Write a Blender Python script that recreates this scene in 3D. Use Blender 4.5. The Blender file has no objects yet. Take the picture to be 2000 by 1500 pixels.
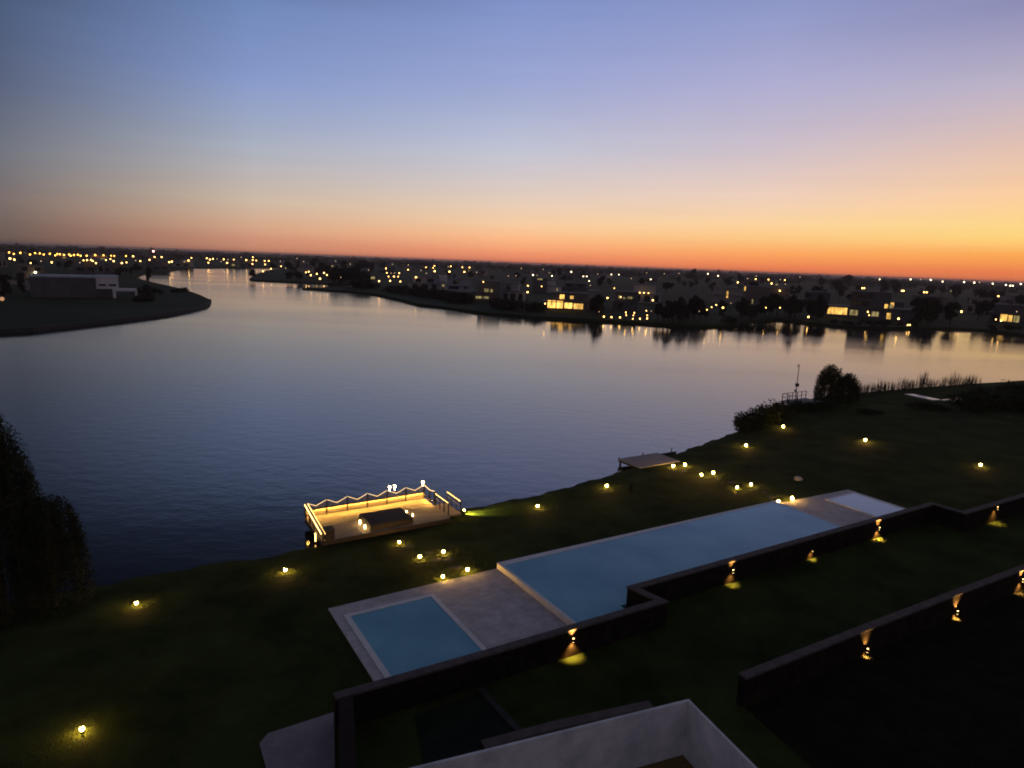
import bpy, bmesh, math, random
from mathutils import Vector, Matrix
from mathutils.geometry import tessellate_polygon

random.seed(7)
C = bpy.context.scene.collection
SC = bpy.context.scene
PI = math.pi

# ------------------------------------------------------------------ camera
FPX, PITCH, ROLL, EYE = 1300.0, math.radians(10.32), math.radians(2.23), 16.5
FW = Vector((0, math.cos(PITCH), -math.sin(PITCH)))
_r0 = Vector((1, 0, 0)); _u0 = _r0.cross(FW)
RT = math.cos(ROLL) * _r0 + math.sin(ROLL) * _u0
UP = math.cos(ROLL) * _u0 - math.sin(ROLL) * _r0
cam_d = bpy.data.cameras.new('camera')
cam = bpy.data.objects.new('camera', cam_d); C.objects.link(cam)
cam_d.sensor_width = 36; cam_d.lens = FPX / 2000 * 36
cam_d.clip_start = 0.2; cam_d.clip_end = 30000
m = Matrix((RT, UP, -FW)).transposed().to_4x4(); m.translation = (0, 0, EYE)
cam.matrix_world = m
SC.camera = cam

# ------------------------------------------------------------------ render / exposure
SC.view_settings.view_transform = 'Standard'
SC.view_settings.look = 'None'
SC.view_settings.exposure = 0.0
SC.view_settings.gamma = 1.0
SC.render.engine = 'CYCLES'
cy = SC.cycles
cy.use_denoising = True
cy.max_bounces = 5; cy.diffuse_bounces = 2; cy.glossy_bounces = 3; cy.transmission_bounces = 3; cy.transparent_max_bounces = 12
cy.sample_clamp_indirect = 4.0; cy.sample_clamp_direct = 0
cy.caustics_reflective = True; cy.caustics_refractive = False
cy.pixel_filter_type = 'BLACKMAN_HARRIS'; cy.filter_width = 1.9

# ------------------------------------------------------------------ world: afterglow sky (darker away from where the sun set)
def lin(c):
    return tuple((v / 255 / 12.92) if v / 255 <= 0.04045 else ((v / 255 + 0.055) / 1.055) ** 2.4 for v in c)
world = bpy.data.worlds.new('World'); SC.world = world; world.use_nodes = True
wn = world.node_tree; wn.nodes.clear(); WL = wn.links.new
def N(t, kind, **kw):
    n = t.nodes.new(kind)
    for k, v in kw.items(): setattr(n, k, v)
    return n
tc = N(wn, 'ShaderNodeTexCoord'); sp = N(wn, 'ShaderNodeSeparateXYZ'); WL(tc.outputs['Generated'], sp.inputs[0])
def M(t, op, a, b=None, clamp=False):
    n = N(t, 'ShaderNodeMath', operation=op); n.use_clamp = clamp
    for i, v in enumerate((a, b)):
        if v is None: continue
        if isinstance(v, (int, float)): n.inputs[i].default_value = v
        else: t.links.new(v, n.inputs[i])
    return n.outputs[0]
zc = M(wn, 'MAXIMUM', sp.outputs['Z'], 0.0)
elev = M(wn, 'SQRT', zc)                                   # 0 horizon .. 1 zenith
az = M(wn, 'DIVIDE', M(wn, 'ARCTAN2', sp.outputs['X'], sp.outputs['Y']), PI)   # -1..1, 0 along the view
SKY = {   # azimuth in degrees: [(elevation deg, sRGB)]
    -95: [(0, (112, 98, 100)), (5, (112, 104, 110)), (14, (104, 102, 116)), (30, (86, 88, 106)), (90, (60, 62, 78))],
    -37.0: [(0, (100, 80, 74)), (1.2, (115, 98, 92)), (2.9, (125, 112, 108)), (6.2, (113, 117, 128)), (10.3, (88, 98, 124)), (14.6, (74, 90, 120)), (18, (52, 64, 90)), (25, (34, 42, 62)), (36, (36, 42, 60)), (90, (60, 62, 78))],
    -21: [(0, (196, 126, 100)), (1.1, (211, 150, 122)), (2.2, (216, 171, 141)), (4.1, (206, 186, 166)), (7.9, (172, 178, 192)), (12.6, (136, 155, 203)), (17.5, (113, 137, 186)), (21.5, (66, 82, 118)), (28, (44, 52, 76)), (40, (50, 55, 76)), (90, (60, 62, 78))],
    -0.5: [(0, (230, 124, 94)), (0.8, (246, 152, 110)), (2.0, (255, 188, 136)), (3.2, (250, 206, 164)), (5.2, (228, 205, 188)), (9.2, (192, 196, 213)), (14.1, (156, 167, 211)), (19.3, (131, 149, 203)), (24, (86, 98, 138)), (31, (62, 70, 98)), (44, (66, 70, 92)), (90, (60, 62, 78))],
    19.5: [(0, (234, 122, 82)), (0.5, (246, 136, 86)), (1.5, (255, 168, 98)), (2.7, (255, 202, 134)), (3.7, (254, 212, 158)), (5.7, (242, 210, 188)), (9.4, (205, 192, 202)), (14.1, (174, 173, 210)), (19, (143, 153, 200)), (34, (82, 86, 112)), (90, (60, 62, 78))],
    36: [(0, (222, 118, 82)), (0.7, (240, 130, 78)), (1.8, (255, 170, 86)), (3.0, (255, 212, 126)), (3.9, (255, 216, 140)), (5.5, (254, 208, 158)), (8.8, (228, 194, 178)), (12.8, (188, 178, 198)), (17.2, (142, 142, 182)), (36, (84, 88, 112)), (90, (60, 62, 78))],
    110: [(0, (116, 100, 100)), (6, (118, 108, 112)), (16, (106, 103, 116)), (32, (88, 89, 106)), (90, (60, 62, 78))],
}
azs = sorted(SKY); ramps = []
for a_ in azs:
    r = N(wn, 'ShaderNodeValToRGB'); cr = r.color_ramp; cr.interpolation = 'EASE' if False else 'LINEAR'
    st = SKY[a_]
    while len(cr.elements) < len(st): cr.elements.new(0.5)
    for e, (el, c) in zip(cr.elements, st):
        e.position = 0
    for i, (el, c) in enumerate(st):
        cr.elements[i].position = math.sqrt(math.sin(math.radians(el)))
        cr.elements[i].color = lin(c) + (1,)
    WL(elev, r.inputs[0]); ramps.append(r.outputs[0])
cur = ramps[0]
for i in range(1, len(azs)):
    mr = N(wn, 'ShaderNodeMapRange', interpolation_type='LINEAR' if 1 < i < len(azs) - 1 else 'SMOOTHSTEP'); mr.clamp = True
    WL(az, mr.inputs[0]); mr.inputs[1].default_value = azs[i - 1] / 180; mr.inputs[2].default_value = azs[i] / 180
    mx = N(wn, 'ShaderNodeMix', data_type='RGBA'); WL(mr.outputs[0], mx.inputs[0]); WL(cur, mx.inputs[6]); WL(ramps[i], mx.inputs[7])
    cur = mx.outputs[2]
# back to the eastern tone behind the camera's right shoulder so that the seam at +-180 closes
mr = N(wn, 'ShaderNodeMapRange'); mr.clamp = True; WL(az, mr.inputs[0]); mr.inputs[1].default_value = 0.62; mr.inputs[2].default_value = 1.0
mx = N(wn, 'ShaderNodeMix', data_type='RGBA'); WL(mr.outputs[0], mx.inputs[0]); WL(cur, mx.inputs[6]); WL(ramps[0], mx.inputs[7]); cur = mx.outputs[2]
bg = N(wn, 'ShaderNodeBackground'); bg.inputs['Strength'].default_value = 1.0
mpw = N(wn, 'ShaderNodeMapping'); mpw.inputs['Scale'].default_value = (2.2, 2.2, 46); WL(tc.outputs['Generated'], mpw.inputs[0])
nzw = N(wn, 'ShaderNodeTexNoise'); nzw.inputs['Scale'].default_value = 1.6; nzw.inputs['Detail'].default_value = 5; WL(mpw.outputs[0], nzw.inputs['Vector'])
mrw = N(wn, 'ShaderNodeMapRange'); WL(nzw.outputs['Fac'], mrw.inputs[0]); mrw.inputs[1].default_value = .3; mrw.inputs[2].default_value = .7; mrw.inputs[3].default_value = .984; mrw.inputs[4].default_value = 1.016
WL(mrw.outputs[0], bg.inputs['Strength'])      # faint horizontal cloud streaks
WL(cur, bg.inputs['Color'])
wo = N(wn, 'ShaderNodeOutputWorld'); WL(bg.outputs[0], wo.inputs[0])

# ------------------------------------------------------------------ helpers
def ray(x, y): return FW + (x - 1000) / FPX * RT - (y - 750) / FPX * UP
def G(x, y, z=0.0):
    d = ray(x, y); t = (z - EYE) / d.z
    return Vector((0, 0, EYE)) + d * t
def depth(p): return (Vector(p) - Vector((0, 0, EYE))).dot(FW)
def S(p):
    d = Vector(p) - Vector((0, 0, EYE)); k = d.dot(FW)
    return 1000 + FPX * d.dot(RT) / k, 750 - FPX * d.dot(UP) / k
A = math.radians(31.7)                                     # the garden's long direction
EA = Vector((math.cos(A), math.sin(A), 0)); EB = Vector((-math.sin(A), math.cos(A), 0))
def AB(a, b, z=0.0): return EA * a + EB * b + Vector((0, 0, z))
def toab(p): return Vector(p).dot(EA), Vector(p).dot(EB)

class MB:
    def __init__(s): s.v = []; s.f = []; s.mi = []; s.cur = 0
    def add(s, vs, fs):
        o = len(s.v); s.v += [tuple(v) for v in vs]; s.f += [tuple(i + o for i in f) for f in fs]; s.mi += [s.cur] * len(fs); return s
    def box(s, x0, x1, y0, y1, z0, z1):
        return s.add([(x0, y0, z0), (x1, y0, z0), (x1, y1, z0), (x0, y1, z0), (x0, y0, z1), (x1, y0, z1), (x1, y1, z1), (x0, y1, z1)],
                     [(3, 2, 1, 0), (4, 5, 6, 7), (0, 1, 5, 4), (1, 2, 6, 5), (2, 3, 7, 6), (3, 0, 4, 7)])
    def prism(s, poly, z0, z1):
        n = len(poly); area = sum(poly[i][0] * poly[(i + 1) % n][1] - poly[(i + 1) % n][0] * poly[i][1] for i in range(n))
        if area < 0: poly = poly[::-1]
        vs = [(p[0], p[1], z0) for p in poly] + [(p[0], p[1], z1) for p in poly]
        fs = [(i, (i + 1) % n, n + (i + 1) % n, n + i) for i in range(n)]
        tri = tessellate_polygon([[Vector((p[0], p[1], 0)) for p in poly]])
        for t in tri:
            a, b, c = (Vector(poly[i][:2]) for i in t)
            if (b - a).cross(c - a) < 0: t = t[::-1]
            fs.append(tuple(n + i for i in t)); fs.append(tuple(i for i in t[::-1]))
        return s.add(vs, fs)
    def tube(s, p0, p1, r0, r1=None, n=8):
        r1 = r0 if r1 is None else r1
        p0 = Vector(p0); p1 = Vector(p1); d = (p1 - p0).normalized()
        u = d.orthogonal().normalized(); w = d.cross(u)
        vs = [p0 + (u * math.cos(2 * PI * i / n) + w * math.sin(2 * PI * i / n)) * r0 for i in range(n)] + \
             [p1 + (u * math.cos(2 * PI * i / n) + w * math.sin(2 * PI * i / n)) * r1 for i in range(n)]
        fs = [(i, (i + 1) % n, n + (i + 1) % n, n + i) for i in range(n)] + [tuple(range(n))[::-1], tuple(range(n, 2 * n))]
        return s.add(vs, fs)
    def beam(s, p0, p1, w, h):                              # rectangular bar
        p0 = Vector(p0); p1 = Vector(p1); d = (p1 - p0).normalized()
        side = d.cross(Vector((0, 0, 1)))
        side = side.normalized() if side.length > 1e-4 else Vector((1, 0, 0))
        u = side.cross(d)
        vs = []
        for p in (p0, p1):
            for a, b in ((-1, -1), (1, -1), (1, 1), (-1, 1)): vs.append(p + side * a * w / 2 + u * b * h / 2)
        return s.add(vs, [(0, 1, 2, 3)[::-1], (4, 5, 6, 7), (0, 1, 5, 4), (1, 2, 6, 5), (2, 3, 7, 6), (3, 0, 4, 7)])
    def ball(s, c, r, nu=10, nv=6, sz=1.0):
        vs = [(c[0], c[1], c[2] - r * sz)]; fs = []
        for j in range(1, nv):
            t = PI * j / nv
            for i in range(nu):
                vs.append((c[0] + r * math.sin(t) * math.cos(2 * PI * i / nu), c[1] + r * math.sin(t) * math.sin(2 * PI * i / nu), c[2] - r * sz * math.cos(t)))
        vs.append((c[0], c[1], c[2] + r * sz))
        for i in range(nu):
            fs.append((0, 1 + (i + 1) % nu, 1 + i))
            for j in range(nv - 2):
                a = 1 + j * nu
                fs.append((a + i, a + (i + 1) % nu, a + nu + (i + 1) % nu, a + nu + i))
            a = 1 + (nv - 2) * nu
            fs.append((a + i, a + (i + 1) % nu, len(vs) - 1))
        return s.add(vs, fs)
    def leaf(s, c, size, rnd, asp=1.0, nrm=None):
        n = Vector((rnd.gauss(0, 1), rnd.gauss(0, 1), rnd.gauss(0, 1))) if nrm is None else nrm
        n = n.normalized(); u = n.orthogonal().normalized(); w = n.cross(u)
        t = rnd.random() * 2 * PI; u, w = u * math.cos(t) + w * math.sin(t), w * math.cos(t) - u * math.sin(t)
        c = Vector(c); u = u * size; w = w * size * asp
        return s.add([c - u, c - w * .6, c + u, c + w * .6], [(0, 1, 2, 3)])
    def mesh(s, name, mats, shift=(0, 0, 0), smooth=False):
        me = bpy.data.meshes.new(name)
        me.from_pydata([(v[0] - shift[0], v[1] - shift[1], v[2] - shift[2]) for v in s.v], [], s.f)
        for mt in (mats if isinstance(mats, (list, tuple)) else [mats]): me.materials.append(mt)
        me.polygons.foreach_set('material_index', s.mi)
        if smooth: me.polygons.foreach_set('use_smooth', [True] * len(me.polygons))
        me.update(); return me
    def build(s, name, mats, parent=None, shift=(0, 0, 0), smooth=False):
        o = bpy.data.objects.new(name, s.mesh(name, mats, shift, smooth)); C.objects.link(o); o.parent = parent
        return o

def tag(o, label=None, cat=None, group=None, kind=None):
    if label: o['label'] = label
    if cat: o['category'] = cat
    if group: o['group'] = group
    if kind: o['kind'] = kind
    return o
def empty(name, loc, rz=0.0, label=None, cat=None, group=None, scale=None):
    o = bpy.data.objects.new(name, None); C.objects.link(o); o.location = loc; o.rotation_euler = (0, 0, rz); o.empty_display_size = .2
    if scale: o.scale = scale
    return tag(o, label, cat, group)
def copy_tree(o, parent=None):
    c = o.copy(); C.objects.link(c); c.parent = parent
    for ch in o.children: copy_tree(ch, c)
    return c
ORD = 'first second third fourth fifth sixth seventh eighth ninth tenth eleventh twelfth thirteenth fourteenth fifteenth sixteenth seventeenth eighteenth nineteenth twentieth'.split()
ORD += ['twenty-' + w for w in ORD[:9]] + ['thirtieth'] + ['thirty-' + w for w in ORD[:9]] + ['fortieth'] + ['forty-' + w for w in ORD[:9]]

# ------------------------------------------------------------------ materials
def mat(name, c1, c2=None, rough=.8, scale=3.0, bump=0.0, bscale=None, spec=.4, detail=4, metallic=0.0, coord='Object', stretch=None):
    mt = bpy.data.materials.new(name); mt.use_nodes = True; t = mt.node_tree; p = t.nodes['Principled BSDF']; L = t.links.new
    p.inputs['Roughness'].default_value = rough; p.inputs['Specular IOR Level'].default_value = spec; p.inputs['Metallic'].default_value = metallic
    p.inputs['Base Color'].default_value = tuple(c1) + (1,)
    if c2 is not None or bump:
        tcn = N(t, 'ShaderNodeTexCoord'); src = tcn.outputs[coord]
        if stretch:
            mp = N(t, 'ShaderNodeMapping'); L(src, mp.inputs[0]); mp.inputs['Scale'].default_value = stretch; src = mp.outputs[0]
    if c2 is not None:
        nz = N(t, 'ShaderNodeTexNoise'); nz.inputs['Scale'].default_value = scale; nz.inputs['Detail'].default_value = detail; nz.inputs['Roughness'].default_value = .65
        L(src, nz.inputs['Vector'])
        cr = N(t, 'ShaderNodeValToRGB'); cr.color_ramp.elements[0].position = .35; cr.color_ramp.elements[1].position = .65
        cr.color_ramp.elements[0].color = tuple(c1) + (1,); cr.color_ramp.elements[1].color = tuple(c2) + (1,)
        L(nz.outputs['Fac'], cr.inputs[0]); L(cr.outputs[0], p.inputs['Base Color'])
    if bump:
        nb = N(t, 'ShaderNodeTexNoise'); nb.inputs['Scale'].default_value = bscale or scale * 4; nb.inputs['Detail'].default_value = 3; L(src, nb.inputs['Vector'])
        b = N(t, 'ShaderNodeBump'); b.inputs['Strength'].default_value = bump; b.inputs['Distance'].default_value = .03
        L(nb.outputs['Fac'], b.inputs['Height']); L(b.outputs[0], p.inputs['Normal'])
    return mt
def glow(name, col, strength):
    mt = bpy.data.materials.new(name); mt.use_nodes = True; t = mt.node_tree; p = t.nodes['Principled BSDF']
    p.inputs['Base Color'].default_value = (.3, .25, .2, 1); p.inputs['Emission Color'].default_value = tuple(col) + (1,); p.inputs['Emission Strength'].default_value = strength
    return mt
def lit_glass(name, col, strength):                         # a lit room seen through its window: brighter and dimmer patches, curtain folds
    mt = bpy.data.materials.new(name); mt.use_nodes = True; t = mt.node_tree; p = t.nodes['Principled BSDF']; L = t.links.new
    p.inputs['Base Color'].default_value = (.02, .02, .02, 1); p.inputs['Roughness'].default_value = .1
    tcn = N(t, 'ShaderNodeTexCoord'); mp = N(t, 'ShaderNodeMapping'); mp.inputs['Scale'].default_value = (1.1, 1.1, .35); L(tcn.outputs['Object'], mp.inputs[0])
    nz = N(t, 'ShaderNodeTexNoise'); nz.inputs['Scale'].default_value = .9; nz.inputs['Detail'].default_value = 2; L(mp.outputs[0], nz.inputs['Vector'])
    mr = N(t, 'ShaderNodeMapRange'); L(nz.outputs['Fac'], mr.inputs[0]); mr.inputs[1].default_value = .3; mr.inputs[2].default_value = .7
    mr.inputs[3].default_value = strength * .35; mr.inputs[4].default_value = strength * 1.6
    p.inputs['Emission Color'].default_value = tuple(col) + (1,); L(mr.outputs[0], p.inputs['Emission Strength'])
    return mt

GRASS = mat('grass', (.018, .026, .006), (.048, .064, .016), rough=.95, scale=.35, bump=1.0, bscale=14, spec=.03, detail=10)
FARGRASS = mat('far_grass', (.018, .026, .010), (.042, .054, .021), rough=.95, scale=.02, bump=.6, bscale=1.5, spec=.1, detail=8)
STONE = mat('travertine', (.44, .40, .39), (.64, .59, .57), rough=.75, scale=1.6, bump=.15, bscale=22, spec=.3, detail=9)
def joints(mt, w, h, dark):
    t = mt.node_tree; p = t.nodes['Principled BSDF']; L = t.links.new; src = p.inputs['Base Color'].links[0].from_socket
    tcn = N(t, 'ShaderNodeTexCoord'); br = N(t, 'ShaderNodeTexBrick'); L(tcn.outputs['Object'], br.inputs['Vector'])
    br.inputs['Scale'].default_value = 1; br.inputs['Brick Width'].default_value = w; br.inputs['Row Height'].default_value = h; br.inputs['Mortar Size'].default_value = .022; br.inputs['Mortar Smooth'].default_value = .4
    br.inputs['Color1'].default_value = (1, 1, 1, 1); br.inputs['Color2'].default_value = (.95, .95, .95, 1); br.inputs['Mortar'].default_value = (dark,) * 3 + (1,)
    mx = N(t, 'ShaderNodeMix', data_type='RGBA', blend_type='MULTIPLY'); mx.inputs[0].default_value = 1; L(src, mx.inputs[6]); L(br.outputs['Color'], mx.inputs[7]); L(mx.outputs[2], p.inputs['Base Color'])
joints(STONE, 1.2, .42, .80)
COPING = mat('white_coping', (.66, .65, .64), (.78, .76, .75), rough=.6, scale=2.0, bump=.05)
LEDGE = mat('glossy_white_ledge', (.7, .7, .72), (.76, .76, .77), rough=.22, scale=2.0, spec=.8)
BRICK = mat('brick', (.013, .0095, .007), (.028, .020, .015), rough=.9, scale=2.2, bump=.6, bscale=9, spec=.03)
CAP = mat('wall_cap', (.07, .06, .056), (.125, .105, .098), rough=.85, scale=2.5, bump=.3, bscale=15, spec=.2, detail=8)
DARKCAP = mat('dark_cap', (.022, .015, .013), (.03, .022, .02), rough=.85, scale=2.5, bump=.2, bscale=15, spec=.1)
SLAB = mat('paving', (.22, .20, .21), (.30, .28, .29), rough=.85, scale=1.2, bump=.2, bscale=18, spec=.2, detail=7)
SLATE = mat('slate', (.009, .013, .009), (.018, .023, .016), rough=.9, scale=1.5, bump=.2, spec=.1)
KERB = mat('kerb_stone', (.025, .027, .025), (.04, .042, .038), rough=.85, scale=1.8, bump=.2)
PLASTER = mat('plaster', (.46, .46, .48), (.80, .77, .78), rough=.85, scale=1.3, bump=.12, bscale=9, spec=.2, detail=10)
WOODFLOOR = mat('terrace_wood', (.13, .075, .018), (.19, .11, .03), rough=.6, scale=2.0, stretch=(1, 12, 1))
DECKWOOD = mat('deck_wood', (.25, .20, .14), (.42, .34, .24), rough=.75, scale=1.1, stretch=(.6, 7, 1), bump=.2, bscale=8, detail=7)
GREYWOOD = mat('weathered_wood', (.24, .22, .22), (.34, .31, .31), rough=.8, scale=1.4, stretch=(9, .6, 1), bump=.2, bscale=8)
DARKWOOD = mat('dark_wood', (.035, .026, .02), (.06, .045, .035), rough=.75, scale=2.0, stretch=(.6, 9, 1))
METAL = mat('dark_metal', (.03, .03, .03), rough=.45, metallic=.6)
BARK = mat('bark', (.03, .022, .015), (.05, .036, .026), rough=.95, scale=5, bump=.5)
LEAF = mat('leaves', (.014, .020, .007), (.034, .044, .016), rough=.9, scale=.8, spec=.1)
WILLOWLEAF = mat('willow_leaves', (.018, .024, .010), (.040, .046, .020), rough=.9, scale=1.2, spec=.1)
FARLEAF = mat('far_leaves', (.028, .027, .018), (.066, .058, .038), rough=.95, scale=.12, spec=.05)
REED = mat('reed', (.035, .032, .018), (.06, .05, .03), rough=.9, scale=2)
WALLS = [mat('render_grey', (.28, .27, .29), (.38, .37, .39), rough=.9, scale=.25), mat('render_beige', (.30, .25, .215), (.38, .32, .28), rough=.9, scale=.25),
         mat('render_brown', (.14, .11, .095), (.20, .16, .14), rough=.9, scale=.25), mat('render_dark', (.085, .078, .085), (.13, .118, .125), rough=.9, scale=.25),
         mat('render_pale', (.64, .58, .56), (.76, .70, .67), rough=.9, scale=.25)]
ROOFM = mat('roof_membrane', (.10, .09, .09), (.15, .135, .13), rough=.85, scale=.4)
ROOFPALE = mat('roof_gravel', (.34, .36, .40), (.50, .52, .56), rough=.7, scale=.35)
FRAME = mat('window_frame', (.05, .045, .045), rough=.6)
DARKGLASS = mat('dark_glass', (.012, .013, .016), rough=.08, spec=.6)
LIT = lit_glass('lit_window', (1.0, .55, .12), 1.1)
LITHOT = lit_glass('bright_lit_window', (1.0, .52, .11), 2.0)
LITDIM = lit_glass('dim_lit_window', (.85, .66, .26), .32)
AMBER = glow('amber_lamp', (1.0, .43, .06), 10)
WARM = glow('warm_lamp', (1.0, .54, .14), 11)
WHITE = glow('white_lamp', (1.0, .78, .46), 8)
DIM = glow('dim_lamp', (1.0, .66, .36), 1.6)
RED = glow('red_beacon', (1.0, .30, .26), 12)
GARDEN = glow('garden_globe', (1.0, .52, .10), 380)
LENS = glow('wall_lamp_lens', (1.0, .58, .18), 14)
ROPE = glow('rope_light', (1.0, .62, .24), 2.6)
NET = mat('netting', (.42, .38, .34), rough=.9); NET.node_tree.nodes['Principled BSDF'].inputs['Alpha'].default_value = .42
RAIL = glow('rail_light', (1.0, .58, .16), 14)
STRIP = glow('strip_light', (1.0, .54, .10), 170)
LANTERN = glow('lantern_glow', (1.0, .62, .22), 40)

def water_mat(name, deep, rough, waves, strength, dist, patches=False):
    mt = bpy.data.materials.new(name); mt.use_nodes = True; t = mt.node_tree; p = t.nodes['Principled BSDF']; L = t.links.new
    p.inputs['Base Color'].default_value = tuple(deep) + (1,); p.inputs['Roughness'].default_value = rough; p.inputs['IOR'].default_value = 1.333
    tcn = N(t, 'ShaderNodeTexCoord'); h = None
    for sc, st, wgt in waves:
        mp = N(t, 'ShaderNodeMapping'); L(tcn.outputs['Object'], mp.inputs[0]); mp.inputs['Scale'].default_value = st; mp.inputs['Rotation'].default_value = (0, 0, .5)
        nz = N(t, 'ShaderNodeTexNoise'); nz.inputs['Scale'].default_value = sc; nz.inputs['Detail'].default_value = 2.5; L(mp.outputs[0], nz.inputs['Vector'])
        o = M(t, 'MULTIPLY', nz.outputs['Fac'], wgt)
        h = o if h is None else M(t, 'ADD', h, o)
    b = N(t, 'ShaderNodeBump'); b.inputs['Strength'].default_value = strength; b.inputs['Distance'].default_value = dist
    L(h, b.inputs['Height']); L(b.outputs[0], p.inputs['Normal'])
    if patches:                                             # wind streaks: smoother and rougher stretches of the surface
        mp = N(t, 'ShaderNodeMapping'); L(tcn.outputs['Object'], mp.inputs[0]); mp.inputs['Scale'].default_value = (.35, 1.6, 1); mp.inputs['Rotation'].default_value = (0, 0, -.12)
        nz = N(t, 'ShaderNodeTexNoise'); nz.inputs['Scale'].default_value = .016; nz.inputs['Detail'].default_value = 4; nz.inputs['Distortion'].default_value = .6; L(mp.outputs[0], nz.inputs['Vector'])
        mr = N(t, 'ShaderNodeMapRange'); L(nz.outputs['Fac'], mr.inputs[0]); mr.inputs[1].default_value = .38; mr.inputs[2].default_value = .62
        mr.inputs[3].default_value = rough * .6; mr.inputs[4].default_value = rough * 1.5; L(mr.outputs[0], p.inputs['Roughness'])
        m2 = N(t, 'ShaderNodeMapRange'); L(nz.outputs['Fac'], m2.inputs[0]); m2.inputs[1].default_value = .38; m2.inputs[2].default_value = .62
        m2.inputs[3].default_value = strength * .6; m2.inputs[4].default_value = strength * 1.25; L(m2.outputs[0], b.inputs['Strength'])
        sx = N(t, 'ShaderNodeSeparateXYZ'); L(tcn.outputs['Object'], sx.inputs[0])   # reflectivity raised with distance, putting a brighter sheen into the far water
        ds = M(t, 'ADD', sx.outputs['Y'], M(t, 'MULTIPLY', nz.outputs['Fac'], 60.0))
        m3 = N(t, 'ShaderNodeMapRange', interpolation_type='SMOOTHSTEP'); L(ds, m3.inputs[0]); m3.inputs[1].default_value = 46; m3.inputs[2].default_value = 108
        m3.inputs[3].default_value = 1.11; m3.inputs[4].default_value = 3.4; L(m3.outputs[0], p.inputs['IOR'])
    return mt
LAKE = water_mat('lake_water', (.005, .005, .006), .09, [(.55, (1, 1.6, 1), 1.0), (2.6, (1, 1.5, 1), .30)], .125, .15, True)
def tint(mt, c1, c2, sc):
    t = mt.node_tree; p = t.nodes['Principled BSDF']; L = t.links.new
    tcn = N(t, 'ShaderNodeTexCoord'); nz = N(t, 'ShaderNodeTexNoise'); nz.inputs['Scale'].default_value = sc; nz.inputs['Detail'].default_value = 3; L(tcn.outputs['Object'], nz.inputs['Vector'])
    cr = N(t, 'ShaderNodeValToRGB'); cr.color_ramp.elements[0].position = .3; cr.color_ramp.elements[1].position = .7; cr.color_ramp.elements[0].color = c1 + (1,); cr.color_ramp.elements[1].color = c2 + (1,)
    L(nz.outputs['Fac'], cr.inputs[0]); L(cr.outputs[0], p.inputs['Base Color'])
POOLWATER = water_mat('pool_water', (.20, .48, .60), .05, [(.8, (1, 1, 1), 1.0), (3.0, (1, 1, 1), .3)], .22, .03)
SHALLOW = water_mat('shallow_pool_water', (.80, .93, 1.0), .05, [(.8, (1, 1, 1), 1.0)], .15, .03)

LAKE.node_tree.nodes['Principled BSDF'].inputs['Specular Tint'].default_value = (1.0, .93, .80, 1)   # warm tint put into the reflections to make them less blue
tint(POOLWATER, (.16, .40, .53), (.27, .58, .68), .35)
# ------------------------------------------------------------------ ground, lake, far bank
w = MB(); w.add([(-9000, -200, 0), (9000, -200, 0), (9000, 14000, 0), (-9000, 14000, 0)], [(0, 1, 2, 3)])
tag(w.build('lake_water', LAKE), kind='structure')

SHORE = [(-90, 33), (-4.8, 35.5), (3.7, 35.75), (6.7, 35.3), (9.8, 35.45), (17.3, 35.3), (18.2, 36.6), (19.2, 36.95), (25.9, 37.2), (34, 38.7), (42.6, 40.85), (53.5, 43.9), (63, 47.6), (73.3, 51.7), (82, 52.9), (90, 52.8), (104, 51.9), (117, 50.6), (131, 49), (160, 45), (260, 28)]
def shore_b(a):
    for (a0, b0), (a1, b1) in zip(SHORE, SHORE[1:]):
        if a <= a1: return b0 + (b1 - b0) * max(0, (a - a0)) / (a1 - a0)
    return SHORE[-1][1]
def ground_z(a, b):
    s = shore_b(a); t = min(1, max(0, (b - 28.5) / max(1, s - 28.5)))
    return 1.0 - .62 * t * t * (3 - 2 * t) if t < 1 else .38
def on_lawn(x, y, h=0.0):                                   # the lawn point (plus h) seen at photo pixel x, y
    z = 1.0
    for _ in range(8):
        g = G(x, y, z + h); a, b = toab(g); z = ground_z(a, b)
    return a, b, z
lw = MB(); al = []
a = -90.0
while a < 260: al.append(a); a += .5 if -10 < a < 60 else (1.0 if a < 110 else 5.0)
rows = []
for a in al:
    s = shore_b(a) + .12 * math.sin(a * 1.7) * (0 if 9 < a < 19 else 1) + .07 * math.sin(a * 4.1) * (0 if 9 < a < 19 else 1)
    bs = [-90, -40, -10, 0, 8, 14, 20, 24, 28.5] + [28.5 + (s - 28.5) * k / 9 for k in range(1, 10)]
    rows.append([AB(a, b, ground_z(a, min(b, shore_b(a)))) for b in bs] + [AB(a, s + .12, -.5)])
n = len(rows[0])
lw.add([v for r in rows for v in r], [(i * n + j, (i + 1) * n + j, (i + 1) * n + j + 1, i * n + j + 1) for i in range(len(rows) - 1) for j in range(n - 1)])
tag(lw.build('lawn_ground', GRASS, smooth=True), kind='structure')

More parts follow.
